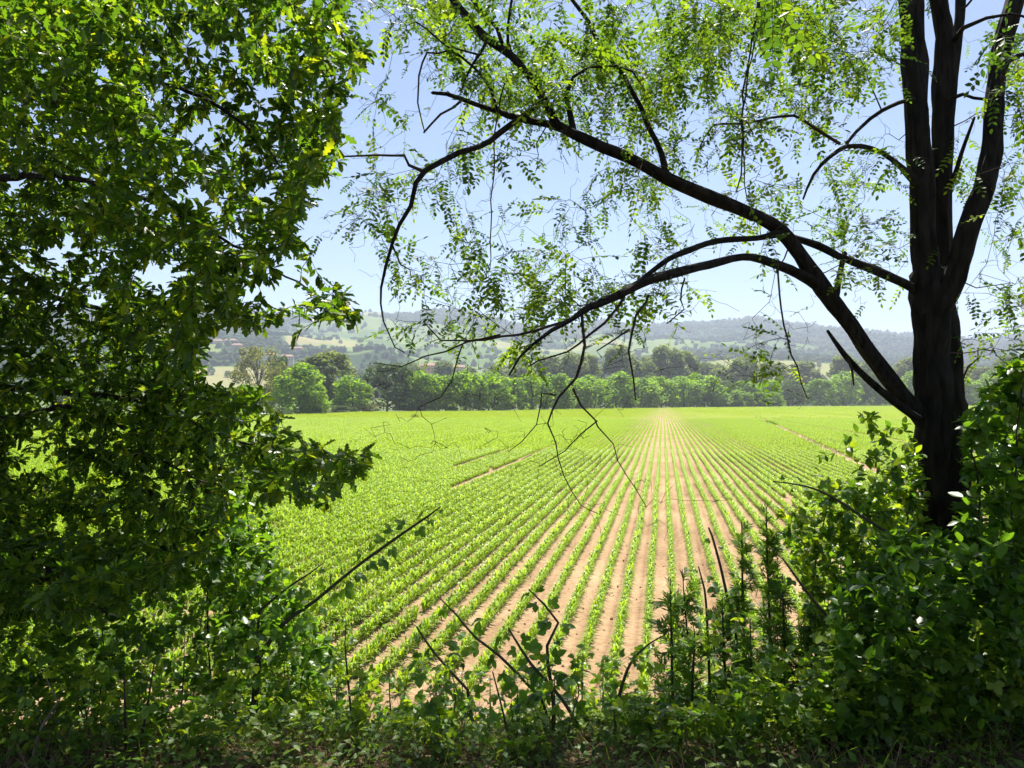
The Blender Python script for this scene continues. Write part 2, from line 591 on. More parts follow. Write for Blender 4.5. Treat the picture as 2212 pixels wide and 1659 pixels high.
# woods, hedges and orchards that cover the hillside: a mass of crowns
ico = bpy.data.meshes.new('ico_tmp')
import bmesh
bm = bmesh.new()
bmesh.ops.create_icosphere(bm, subdivisions=1, radius=1)
icoV = np.array([v.co[:] for v in bm.verts])
bm.verts.ensure_lookup_table()
icoF = np.array([[v.index for v in f.verts] for f in bm.faces])
bm2 = bmesh.new()
bmesh.ops.create_icosphere(bm2, subdivisions=2, radius=1)
ico2V = np.array([v.co[:] for v in bm2.verts])
ico2F = np.array([[v.index for v in f.verts] for f in bm2.faces])
bm.free(); bm2.free()
bpy.data.meshes.remove(ico)

nb = 60000
az = np.radians(rng.uniform(-36, 37, nb))
rr = 640 + 3000 * rng.random(nb) ** 0.8
x, y = rr * np.sin(az), rr * np.cos(az)
cv = cover(x, y, az, rr)
hedge = (np.abs(((x / 170 + 0.4 * vnoise(x / 90, y / 90, 5)) % 1) - 0.5) > 0.46) | (np.abs(((y / 230 + 0.5 * vnoise(x / 120, y / 120, 6)) % 1) - 0.5) > 0.47)
R_, H_ = ridge(az)
keep = ((cv < 0.1) & (rng.random(nb) < 0.55)) | (hedge & (cv < 0.75) & (rng.random(nb) < 0.5)) | ((cv > 0.1) & (cv < 0.6) & (rng.random(nb) < 0.035))
keep &= rr < R_ * 1.02
x, y, rr, az = x[keep][:9000], y[keep][:9000], rr[keep][:9000], az[keep][:9000]
z = hill_z(az, rr)
sz = rng.uniform(3.2, 7.0, len(x)) * (1 + 0.35 * (rr > 2200))
Mw = np.zeros((len(x), 3, 3))
an = rng.uniform(0, 6.28, len(x))
Mw[:, 0, 0], Mw[:, 0, 1], Mw[:, 1, 0], Mw[:, 1, 1] = np.cos(an) * sz, -np.sin(an) * sz, np.sin(an) * sz, np.cos(an) * sz
Mw[:, 2, 2] = sz * rng.uniform(0.7, 1.25, len(x))
g = Geo()
jit = [icoV * (1 + 0.28 * rng.normal(size=(len(icoV), 1))) for _ in range(6)]
ti = rng.integers(0, 6, len(x))
for q in range(6):
    s = ti == q
    stamp(g, jit[q], icoF, Mw[s], np.stack([x, y, z + sz * 0.5], 1)[s], rng.random(s.sum()))
obj('hillside_woods', g.mesh('hillside_woods', M_WOOD, smooth=False), kind='stuff', label='hazy woods and hedges covering the far hillsides', cat='woods')
print('setting done')

# ------------------------------------------------------------------ the crop: rows of young maize


def strap_leaf(az, length, rise, width, segs=4, lean=0.0):
    """an arching blade of a young maize plant"""
    t = np.linspace(0, 1, segs + 1)
    h = length * (0.16 * t + 0.62 * t ** 1.2 + 0.05 * t)
    z = rise * (1.9 * t - 1.35 * t * t)
    w = width * np.array([0.55, 1.0, 0.9, 0.55, 0.04])[:segs + 1] if segs == 4 else width * np.interp(t, [0, .3, .6, 1], [0.6, 1, .8, 0.05])
    d = np.array([math.cos(az), math.sin(az), 0])
    s = np.array([-math.sin(az), math.cos(az), 0])
    P = h[:, None] * d + np.stack([0 * z, 0 * z, z], 1)
    Lf, Rt = P - s * w[:, None] / 2 + np.array([0, 0, 1]) * w[:, None] * 0.25, P + s * w[:, None] / 2 + np.array([0, 0, 1]) * w[:, None] * 0.25
    V = np.empty((2 * (segs + 1), 3))
    V[0::2], V[1::2] = Lf, Rt
    i = np.arange(segs) * 2
    return V, np.concatenate([np.stack([i, i + 1, i + 3], 1), np.stack([i, i + 3, i + 2], 1)])


def maize_leaves(r, nl=6, segs=4, k=1.0):
    out = []
    az = r.uniform(0, 6.28)
    for q in range(nl):
        a = az + q * math.pi + r.normal(0, 0.5)
        f = q / max(nl - 1, 1)
        V, F = strap_leaf(a, k * r.uniform(0.15, 0.24) * (1 - 0.35 * f), k * r.uniform(0.10, 0.2) + 0.12 * f * k, k * r.uniform(0.022, 0.034), segs)
        V = V + np.array([0, 0, 0.02 + 0.05 * f])
        out.append((V, F, r.uniform(0, 1)))
    return out


lr = np.random.default_rng(3)
plant_meshes, plant_parts = [], []
for q in range(8):
    lv = maize_leaves(lr, 6, 4, .8)
    g = Geo()
    for V, F, a in lv:
        g.add(V, F, a)
    sV, sF = tube(np.array([[0, 0, -0.02], [0, 0, 0.05], [0.004, 0.002, 0.12]]), np.array([0.008, 0.007, 0.004]), 5)
    g.add(sV, sF, 0.6)
    plant_meshes.append(g.mesh('maize_plant', M_MAI))
    if q < 5:
        parts = [('leaf', Geo().add(V, F, a).mesh('leaf', M_MAI)) for V, F, a in lv]
        parts.append(('stem', Geo().add(sV, sF, 0.7).mesh('stem', M_MAI)))
        plant_parts.append(parts)


def vigour(x, y):
    """how well the crop stands at a place: thin towards the right of the middle, lush on the left"""
    u, v = uv_of(x, y)
    k = np.round((u - ROW_0) / ROW_S)
    row = vnoise(k * 0.37 + 3, v / 60, 2)
    return 0.92 + 0.42 * fbm(x / 14, y / 14, 51) + 0.3 * (row - 0.5) + 0.22 * np.clip(-u / 14, -0.6, 1.3)


def bare(x, y):
    """gaps: the weedy track that crosses the rows and short missed stretches"""
    u, v = uv_of(x, y)
    k = np.round((u - ROW_0) / ROW_S)
    miss = vnoise(k * 7.31, v / 5.0, 77) > 0.962
    trk = np.abs(u - (7.9 + 0.075 * v)) < 0.25 + 0.001 * v
    lane = (np.abs(u + 9.0) < 0.24) & (v > 30) & (v < 62) & (vnoise(v / 7, 0 * k, 4) > 0.35) | (np.abs(u + 11.4) < 0.24) & (v > 34) & (v < 58) & (vnoise(v / 6, 0 * k + 5, 4) > 0.5) | (np.abs(u + 17.5) < 0.3) & (v > 50) & (vnoise(v / 9, 0 * k, 14) > 0.55) | (np.abs(u + 26.5) < 0.5) & (vnoise(v / 14, k, 4) > 0.5) | (np.abs(u - 21.5) < 0.3) & (v > 24)
    return miss | trk | lane


def near_edge(x):
    return FIELD_Y + 1.9 + 0.9 * vnoise(x * 0.8, 0 * x, 9)


# each plant out to 13 m or so
K = np.arange(-70, 80)
pu, pv = [], []
for k in K:
    v = np.arange(6, 17, 0.042)
    v = v + rng.normal(0, 0.018, len(v))
    pu.append(np.full(len(v), ROW_0 + k * ROW_S) + wob(k, v) + rng.normal(0, 0.016, len(v)))
    pv.append(v)
pu, pv = np.concatenate(pu), np.concatenate(pv)
x, y = xy_of(pu, pv)
TIER1 = 13.2
ok = (y > near_edge(x)) & (y < TIER1) & ~bare(x, y) & (rng.random(len(x)) < 0.95)
x, y = x[ok], y[ok]
px, py, d = project(np.stack([x, y, 0 * x + 0.15], 1))
vis = (px > 470) & (px < 1800) & (py < 1470)
# plants that show: clear of the scrub on either side, nearest first
score = np.where(vis & (px > 640 + np.clip(1330 - py, -200, 300) * -0.2) & (px < 1560), 1.0 / d, 0)
pick = np.argsort(-score)[:300]
rest = np.ones(len(x), bool)
rest[pick] = False
vg = vigour(x, y)
base_z = 0.02
GRP = 'young maize plants at the near ends of the rows'
for n_, j in enumerate(pick):
    s = float(vg[j]) * rng.uniform(0.85, 1.15)
    rot = rng.uniform(0, 6.28)
    lab = 'young maize plant with arching bright green blades, in the near end of a sown row'
    if n_ < 60:
        o = obj('maize_plant', None, None, (x[j], y[j], base_z), None, lab, 'maize plant', GRP)
        for nm, me in plant_parts[int(rng.integers(0, 5))]:
            obj(nm, me, o)
    else:
        o = obj('maize_plant', plant_meshes[int(rng.integers(0, 8))], None, (x[j], y[j], base_z), None, lab, 'maize plant', GRP)
    o.rotation_euler = (0, 0, rot)
    o.scale = (s, s, s)


# everything beyond: one mass, row stretches set side by side
def stretch(r, length, step, nl, segs, k, rows=1, w=1.0):
    g = Geo()
    for q in range(rows):
        for v in np.arange(0, length, step):
            for V, F, a in maize_leaves(r, nl, segs, k * r.uniform(0.8, 1.2)):
                V = V * np.array([w, 1, 1])
                g.add(V + np.array([q * ROW_S + r.normal(0, 0.015), v + r.normal(0, 0.02), 0]), F, a)
    return g.mesh('row_stretch', M_MAI)


tmpl = bpy.data.collections.new('row_stretches')
tier_templates = [
    [stretch(lr, 1.0, 0.036, 6, 3, .82) for _ in range(6)],
    [stretch(lr, 3.0, 0.07, 5, 2, .9) for _ in range(5)],
    [stretch(lr, 14.0, 0.30, 5, 1, 1.5, 8) for _ in range(4)],
]


def points_mass(name, pts, rotz, scl, idx, meshes, label):
    """one object: a mesh of points, each of which carries one of the stretches"""
    col = bpy.data.collections.new(name + '_set')
    for q, me in enumerate(meshes):
        col.objects.link(bpy.data.objects.new('%s_%02d' % (name, q), me))
    me = bpy.data.meshes.new(name)
    me.vertices.add(len(pts))
    me.vertices.foreach_set('co', np.ascontiguousarray(pts, np.float32).ravel())
    for nm, arr, ty in (('rot', rotz, 'FLOAT'), ('idx', idx, 'INT')):
        at_ = me.attributes.new(nm, ty, 'POINT')
        at_.data.foreach_set('value', np.ascontiguousarray(arr, np.float32 if ty == 'FLOAT' else np.int32))
    at_ = me.attributes.new('scl', 'FLOAT_VECTOR', 'POINT')
    at_.data.foreach_set('vector', np.ascontiguousarray(scl, np.float32).ravel())
    me.update()
    o = obj(name, me, None, (0, 0, 0), 'stuff', label, 'crop')
    ng = bpy.data.node_groups.new(name, 'GeometryNodeTree')
    ng.interface.new_socket('Geometry', in_out='INPUT', socket_type='NodeSocketGeometry')
    ng.interface.new_socket('Geometry', in_out='OUTPUT', socket_type='NodeSocketGeometry')
    N, L = ng.nodes, ng.links
    gi, go = N.new('NodeGroupInput'), N.new('NodeGroupOutput')
    ci = N.new('GeometryNodeCollectionInfo')
    ci.inputs['Collection'].default_value = col
    ci.inputs['Separate Children'].default_value = True
    ci.inputs['Reset Children'].default_value = True
    ip = N.new('GeometryNodeInstanceOnPoints')
    ip.inputs['Pick Instance'].default_value = True

    def attr(nm, ty):
        n = N.new('GeometryNodeInputNamedAttribute')
        n.data_type = ty
        n.inputs['Name'].default_value = nm
        return n.outputs['Attribute']
    cx = N.new('ShaderNodeCombineXYZ')
    L.new(attr('rot', 'FLOAT'), cx.inputs['Z'])
    L.new(gi.outputs[0], ip.inputs['Points'])
    L.new(ci.outputs[0], ip.inputs['Instance'])
    L.new(attr('idx', 'INT'), ip.inputs['Instance Index'])
    L.new(cx.outputs[0], ip.inputs['Rotation'])
    L.new(attr('scl', 'FLOAT_VECTOR'), ip.inputs['Scale'])
    L.new(ip.outputs[0], go.inputs[0])
    mod = o.modifiers.new('rows', 'NODES')
    mod.node_group = ng
    return o


def in_view(x, y, margin=1.12):
    return (np.abs(x) < 0.6926 * margin * y + 3)


P_, R_z, S_, I_ = [], [], [], []
# the plants of the first metres that are not things of their own
# (they go in as single plants beside the stretches)
single = np.stack([x[rest], y[rest], np.full(rest.sum(), base_z)], 1)
sv = vg[rest] * rng.uniform(0.85, 1.15, rest.sum())
tiers = []
for (y0, y1, length, step_rows) in ((TIER1, 55, 1.0, 1), (55, 150, 3.0, 1), (150, 520, 14.0, 8)):
    tp, ts = [], []
    vmax, umax = y1 * 1.5, y1 * 1.1
    ks = np.arange(int(-umax / ROW_S), int(umax / ROW_S), step_rows)
    vs_ = np.arange(0, vmax, length)
    Kk, Vv = np.meshgrid(ks, vs_, indexing='ij')
    u, v = (ROW_0 + Kk * ROW_S).ravel(), Vv.ravel() + (rng.random(Vv.size) - 0.5) * 0.1
    u = u + (wob(Kk.ravel(), v) if step_rows == 1 else 0)
    x_, y_ = xy_of(u, v + length / 2)
    okk = (y_ >= y0) & (y_ < y1) & in_view(x_, y_)
    pxx = PCX + FPX * x_ / np.maximum(y_, 1)
    okk &= y_ < field_far(pxx) - 2
    if step_rows == 1:
        okk &= ~bare(x_, y_)
    u, v, x_, y_ = u[okk], v[okk], x_[okk], y_[okk]
    s = vigour(x_, y_)
    x0_, y0_ = xy_of(u, v)
    tiers.append((np.stack([x0_, y0_, np.full(len(u), base_z - 0.01)], 1), s))
for q, (pts, s) in enumerate(tiers):
    nT = len(tier_templates[q])
    scl = np.stack([s * rng.uniform(0.85, 1.2, len(s)) if q < 2 else np.ones(len(s)), np.ones(len(s)), s * rng.uniform(0.9, 1.1, len(s))], 1)
    P_.append(pts); R_z.append(np.full(len(s), -ROW_A)); S_.append(scl); I_.append(rng.integers(0, nT, len(s)) + sum(len(t) for t in tier_templates[:q]))
allm = sum(tier_templates, [])
P_.append(single); R_z.append(rng.uniform(0, 6.28, len(single))); S_.append(np.repeat(sv[:, None], 3, 1)); I_.append(rng.integers(0, 8, len(single)) + len(allm))
points_mass('maize_rows', np.concatenate(P_), np.concatenate(R_z), np.concatenate(S_), np.concatenate(I_), allm + plant_meshes,
            'bright green rows of young maize running across the field to the trees')

# clods and stones on the bare strips
nc = 7000
v = 6.8 + 16 * rng.random(nc) ** 1.7
k = rng.integers(-40, 40, nc)
u = ROW_0 + (k + 0.5 + rng.normal(0, 0.2, nc)) * ROW_S
x, y = xy_of(u, v)
ok = (y > FIELD_Y - 0.4) & in_view(x, y)
x, y, u, v = x[ok], y[ok], u[ok], v[ok]
s = 0.005 + 0.026 * rng.random(len(x)) ** 4
M = frames(rnd_dir(len(x)), rnd_dir(len(x)), s)
g = Geo()
stamp(g, icoV * (1 + 0.25 * rng.normal(size=(len(icoV), 1))), icoF, M, np.stack([x, y, soil_z(u, v) + 0.012 + s * 0.3], 1), rng.random(len(x)))
obj('soil_clods', g.mesh('soil_clods', M_SOIL, smooth=False), kind='stuff', label='small clods and stones on the bare soil strips', cat='clods')

# weeds on the track that crosses the rows
wv, wu = [], []
for v in np.arange(20, 230, 0.5):
    nn = 6 if (58 < v < 75 or 120 < v < 140) else int(rng.random() < .6)
    wv += list(v + rng.uniform(0, 0.5, nn)); wu += list(7.9 + 0.075 * v + rng.normal(0, 0.3 + (1.7 if 58 < v < 75 else 0) + 0.003 * v, nn))
x, y = xy_of(np.array(wu), np.array(wv))
g = Geo()
for q in range(6):
    D = np.stack([rng.normal(0, .5, len(x)), rng.normal(0, .5, len(x)), np.ones(len(x))], 1)
    stamp(g, np.array([[-.03, 0, 0], [.03, 0, 0], [.035, .6, .05], [-.035, .6, .05], [0, 1, .15]]), np.array([[0, 1, 2], [0, 2, 3], [3, 2, 4]]), frames(D, rnd_dir(len(x)), rng.uniform(.15, .4, len(x))), np.stack([x, y, 0 * x], 1) + rng.normal(0, .12, (len(x), 3)) * np.array([1, 1, 0]), rng.random(len(x)) * 0.7)
obj('track_weeds', g.mesh('track_weeds', M_WEED), kind='stuff', label='weeds along the bare track crossing the maize rows', cat='weeds')

# ------------------------------------------------------------------ far trees, built once per kind and set out one by one
CARD = np.array([[-.5, -.3, 0], [.5, -.35, .1], [.62, .35, -.05], [0, .62, .12], [-.6, .3, .05]])
CARDF = np.array([[0, 1, 2], [0, 2, 3], [0, 3, 4]])


def far_tree(kind, r):
    """crown and trunk of a tree 1 m tall"""
    g, t = Geo(), Geo()
    spec = dict(locust=(46, 0.0, 0.32, 0.115, 85, 0.030), oak=(60, 0.0, 0.46, 0.13, 85, 0.028), poplar=(80, 0.08, 0.25, 0.085, 75, 0.022), willow=(80, 0.10, 0.38, 0.09, 48, 0.019))[kind]
    nc, low, wid, cr, nl, ls = spec
    # clump centres through the crown
    cz = r.random(nc) ** 0.85
    zz = low + 0.06 + (0.92 - low - 0.06) * cz
    if kind in ('locust', 'oak'):
        prof = np.sin(np.clip(0.34 + 0.66 * cz, 0, 1) * math.pi * 0.93) ** 0.6
    elif kind == 'poplar':
        prof = np.sin(np.clip(0.12 + 0.88 * cz, 0, 1) * math.pi * 0.95) ** 0.7
    else:
        prof = np.sin(np.clip(0.1 + 0.8 * cz, 0, 1) * math.pi * 0.9) ** 0.9
    an = r.uniform(0, 6.28, nc)
    rd = wid * prof * r.uniform(0.35, 1.0, nc) ** 0.5
    CC = np.stack([np.cos(an) * rd, np.sin(an) * rd, zz], 1)
    RRc = cr * r.uniform(0.6, 1.3, nc)
    d = r.normal(size=(nc, nl, 3))
    d = d / np.linalg.norm(d, axis=-1, keepdims=True)
    pos = CC[:, None, :] + d * RRc[:, None, None] * r.uniform(0.45, 1.0, (nc, nl, 1)) ** 0.5
    pos = pos.reshape(-1, 3)
    d = d.reshape(-1, 3)
    nrm = unit(d + 0.6 * r.normal(size=d.shape) + np.array([0, 0, 0.4]))
    lv = np.clip(np.repeat(r.uniform(0.1, 0.9, nc), nl) + r.normal(0, 0.18, nc * nl), 0, 1)
    ok = pos[:, 2] > 0.02
    M = frames(np.cross(nrm, r.normal(size=d.shape)), nrm, ls * r.uniform(0.6, 1.5, len(d)))
    stamp(g, CARD, CARDF, M[ok], pos[ok], lv[ok])
    th = 0.86 if kind in ('poplar', 'willow') else 0.7
    tp = np.array([[0, 0, -0.03], [0.006, 0.004, 0.2], [0.0, -0.006, 0.45], [0.008, 0, th]])
    V, F = tube(catmull(tp, 0.06), np.interp(np.linspace(0, 1, len(catmull(tp, 0.06))), [0, 1], [0.018, 0.004]), 6)
    t.add(V, F)
    for q in range(26 if kind == 'willow' else 12):
        c = CC[int(r.integers(0, nc))]
        z0 = max(0.1, c[2] * r.uniform(0.35, 0.6))
        pth = np.array([[0, 0, z0], [c[0] * 0.45, c[1] * 0.45, z0 + (c[2] - z0) * 0.65], c + np.array([0, 0, 0.03])])
        pth = catmull(pth, 0.08)
        V, F = tube(pth, np.interp(np.linspace(0, 1, len(pth)), [0, 1], [0.0065, 0.0015]), 4)
        t.add(V, F)
    return g.mesh('crown', M_CRO[kind], smooth=False), t.mesh('trunk', M_FARBARK)


tr = np.random.default_rng(17)
FAR = {k: [far_tree(k, tr) for _ in range(4)] for k in ('locust', 'oak', 'poplar', 'willow')}


def place_tree(name, kind, px, top_y, depth, width_px, label, group, base_z=-0.1, var=None):
    x = (px - PCX) / FPX * depth
    h = (HORIZON - top_y) / FPX * depth + CAM_Z - base_z
    sp = dict(locust=0.70, oak=1.0, poplar=0.60, willow=0.86)[kind]
    w = width_px / FPX * depth / sp
    o = obj(name, None, None, (x, depth, base_z), None, label, 'tree', group)
    o.scale = (w, w, h)
    o.rotation_euler = (0, 0, rng.uniform(0, 6.28))
    cr, tk = FAR[kind][int(rng.integers(0, 4)) if var is None else var]
    obj('crown', cr, o)
    obj('trunk', tk, o)
    return o


ORD = ['first', 'second', 'third', 'fourth', 'fifth', 'sixth', 'seventh', 'eighth', 'ninth', 'tenth', 'eleventh', 'twelfth', 'thirteenth', 'fourteenth', 'fifteenth', 'sixteenth', 'seventeenth', 'eighteenth', 'nineteenth', 'twentieth']
TL = 'trees along the far edge of the field'
for (nm, kd, px, ty, dp, w, lab) in (
        ('willow_tree', 'willow', 556, 744, 250, 120, 'tall airy grey-green tree with bare-looking branches beside the oak foliage'),
        ('willow_tree', 'willow', 610, 788, 225, 90, 'lower airy olive-grey tree beside the tall airy grey one'),
        ('dark_tree', 'oak', 604, 768, 300, 62, 'narrow dark green tree behind the two airy grey trees'),
        ('locust_tree', 'locust', 648, 786, 205, 110, 'bright yellow-green tree standing alone before the grey poplars'),
        ('locust_tree', 'locust', 682, 830, 200, 58, 'smaller bright green tree beside the lone yellow-green one'),
        ('poplar_tree', 'poplar', 704, 754, 262, 150, 'broad grey-green poplar, widest of the poplars at the field edge'),
        ('poplar_tree', 'poplar', 660, 778, 275, 70, 'grey-green poplar half hidden behind the broad one'),
        ('locust_tree', 'locust', 762, 812, 236, 90, 'green tree just before the pole and the dark oak'),
        ('dark_tree', 'oak', 836, 786, 252, 150, 'large dark green oak beside the leaning pole at the field edge'),
        ('dark_tree', 'oak', 890, 800, 262, 90, 'dark green tree between the large oak and the bright belt'),
        ('willow_tree', 'willow', 505, 838, 205, 90, 'low pale tree glimpsed past the oak branch'),
        ('locust_tree', 'locust', 530, 830, 210, 66, 'bright green low tree under the tall airy grey tree'),
        ('locust_tree', 'locust', 470, 850, 185, 70, 'bright green tree half hidden behind the lobed oak leaves'),
        ('dark_tree', 'oak', 400, 850, 175, 110, 'dark tree glimpsed through gaps in the oak crown'),
        ('poplar_tree', 'poplar', 300, 800, 210, 110, 'pale poplar glimpsed deep behind the oak crown'),
        ('dark_tree', 'oak', 180, 820, 180, 130, 'dark tree farthest behind the oak crown'),
):
    place_tree(nm, kd, px, ty, dp, w, lab, TL)
bx = np.linspace(918, 1520, 14)
for q, px in enumerate(bx):
    d = float(field_far(px)) + 4
    place_tree('locust_tree', 'locust', px + rng.normal(0, 4), 806 + 6 * math.sin(q * 1.9) + 9 * (q / 13) + rng.normal(0, 3), d, 92 + rng.normal(0, 6),
               '%s round bright green tree from the dark oak in the even belt' % ORD[q], 'even belt of bright green trees')
for q, px in enumerate(np.linspace(905, 1500, 9)):
    d = float(field_far(px)) + 26
    place_tree('dark_tree', 'oak' if q % 2 else 'locust', px + rng.normal(0, 6), 812 + rng.normal(0, 4), d, 84, '%s treetop from the dark oak in the rank just behind the bright belt' % ORD[q], 'second rank behind the belt')
for q, (px, ty, w) in enumerate(((1185, 772, 62), (1240, 760, 66), (1268, 766, 54), (1338, 750, 74), (1395, 778, 52), (1442, 747, 72), (1478, 762, 62), (1610, 768, 60), (1560, 800, 60), (1120, 790, 60))):
    place_tree('poplar_tree', 'poplar', px, ty - 6, 470 + 8 * q, w * 1.35, '%s olive poplar rising behind the bright belt, counted from the dark oak' % ORD[sorted([1185, 1240, 1268, 1338, 1395, 1442, 1478, 1610, 1560, 1120]).index(px)], 'poplars behind the belt')
for q, px in enumerate(np.linspace(1552, 1665, 5)):
    place_tree('roadside_bush', 'locust', px, 846 + rng.normal(0, 4), float(field_far(px)) + 2, 52, '%s low bright bush right after the even tree belt' % ORD[q], 'low bushes after the belt')
for q, px in enumerate(np.linspace(1560, 2290, 15)):
    place_tree('locust_tree' if q % 3 else 'dark_tree', 'locust' if q % 3 else 'oak', px + rng.normal(0, 5), 818 - 10 * (q > 4) + rng.normal(0, 5), float(field_far(px)) + 14, 66 + rng.normal(0, 4),
               '%s dull green tree of the far end of the tree line, past the low bushes' % ORD[q], 'far end of the tree line')
for q, px in enumerate(np.linspace(1530, 2260, 11)):
    place_tree('poplar_tree', 'poplar', px + rng.normal(0, 10), 778 + rng.normal(0, 7), 560, 92 + rng.normal(0, 8), '%s hazy grey-green poplar behind the dull far end of the tree line' % ORD[q], 'hazy poplars behind the far end')
for q, px in enumerate(np.linspace(900, 1520, 12)):
    place_tree('dark_tree', 'poplar', px + rng.normal(0, 12), 785 + rng.normal(0, 7), 560, 64, '%s hazy dark treetop from the dark oak, between belt and valley houses' % ORD[q], 'hazy trees behind the belt')
# bushes at the foot of the tree line
for q, (px, ty, w) in enumerate(((610, 880, 50), (668, 882, 46), (740, 876, 60), (785, 872, 70), (900, 878, 40))):
    place_tree('scrub_bush', 'willow' if q % 2 else 'oak', px, ty, float(field_far(px)) - 1, w, '%s small scrub bush from the oak branch at the field edge' % ORD[q], 'scrub at the field edge')
# small trees that stand singly in the valley and on the slopes
vt = [(455, 792, 900), (492, 800, 880), (430, 770, 1000), (560, 730, 1250), (700, 735, 1500), (735, 742, 1500), (520, 775, 1000), (600, 745, 1200), (640, 752, 1150), (770, 748, 1450), (800, 752, 1500), (1100, 745, 1600),
      (1630, 770, 1180), (1655, 772, 1150), (1740, 762, 1250), (1770, 768, 1200), (1800, 772, 1200), (1850, 758, 1350), (1880, 766, 1300)]
for q, (px, ty, dp) in enumerate(sorted(vt)):
    az_ = math.atan((px - PCX) / FPX)
    zz = float(hill_z(np.array([az_]), np.array([dp / math.cos(az_)]))[0])
    o = place_tree('valley_tree', 'oak' if q % 3 else 'poplar', px, ty, dp, 16, '%s single small round tree on the hazy slopes, counted from the oak' % ORD[q], 'single trees on the slope', zz - 0.5)
    h = rng.uniform(8, 14)
    o.scale = (h * 1.05, h * 1.05, h)


# cypresses: a dark spindle each
def cypress_mesh(r):
    g = Geo()
    nl = 1300
    z = r.random(nl)
    w = 0.12 * np.sin(np.clip(z * 0.9 + 0.1, 0, 1) * math.pi) ** 0.7 + 0.006
    a = r.uniform(0, 6.28, nl)
    q = r.uniform(0.5, 1, nl)
    P = np.stack([np.cos(a) * w * q, np.sin(a) * w * q, 0.03 + 0.97 * z], 1)
    nrm = unit(np.stack([np.cos(a), np.sin(a), 0.3 + 0 * a], 1) + 0.4 * r.normal(size=(nl, 3)))
    stamp(g, CARD, CARDF, frames(np.array([[0, 0, 1.0]]) + 0.3 * r.normal(size=(nl, 3)), nrm, 0.035 * r.uniform(.6, 1.4, nl)), P, r.random(nl) * .5)
    return g.mesh('crown', M_CRO['oak'], smooth=False)


CYP = [cypress_mesh(tr) for _ in range(3)]
TRK = Geo().add(*tube(np.array([[0, 0, -.03], [0, 0, .1], [0, 0, .5]]), np.array([.02, .016, .008]), 6)).mesh('trunk', M_FARBARK)
for q, (px, dp) in enumerate(sorted([(800, 900), (808, 905), (815, 900), (822, 915), (834, 920), (876, 930), (884, 935), (891, 930), (899, 940), (842, 900), (620, 1100), (930, 950), (945, 960), (990, 970), (1005, 975)])):
    az_ = math.atan((px - PCX) / FPX)
    zz = float(hill_z(np.array([az_]), np.array([dp / math.cos(az_)]))[0]) - 0.4
    o = obj('cypress_tree', None, None, ((px - PCX) / FPX * dp, dp, zz), None, '%s slim dark cypress at the hill foot, counted from the oak' % ORD[q], 'tree', 'cypresses in the valley')
    h = rng.uniform(14, 22)
    o.scale = (h * 1.1, h * 1.1, h)
    obj('crown', CYP[q % 3], o)
    obj('trunk', TRK, o)

# ------------------------------------------------------------------ houses in the valley
M_ROOF = plain_mat('roof_tiles', (0.29, 0.175, 0.125), 0.8, 0.25, 0.6)
M_WINDOW = plain_mat('window_glass', (0.05, 0.055, 0.06), 0.2, 0.1, 1.0)
WALLS = {'pink': plain_mat('pink_plaster', (0.52, 0.30, 0.24)), 'white': plain_mat('white_plaster', (0.50, 0.47, 0.42)), 'cream': plain_mat('cream_plaster', (0.42, 0.36, 0.27)), 'ochre': plain_mat('ochre_plaster', (0.55, 0.36, 0.18))}


def box(g, x0, x1, y0, y1, z0, z1):
    V = np.array([[x0, y0, z0], [x1, y0, z0], [x1, y1, z0], [x0, y1, z0], [x0, y0, z1], [x1, y0, z1], [x1, y1, z1], [x0, y1, z1]])
    Q = [(0, 3, 2, 1), (4, 5, 6, 7), (0, 1, 5, 4), (1, 2, 6, 5), (2, 3, 7, 6), (3, 0, 4, 7)]
    F = [t for q in Q for t in ((q[0], q[1], q[2]), (q[0], q[2], q[3]))]
    g.add(V, np.array(F))
    return g


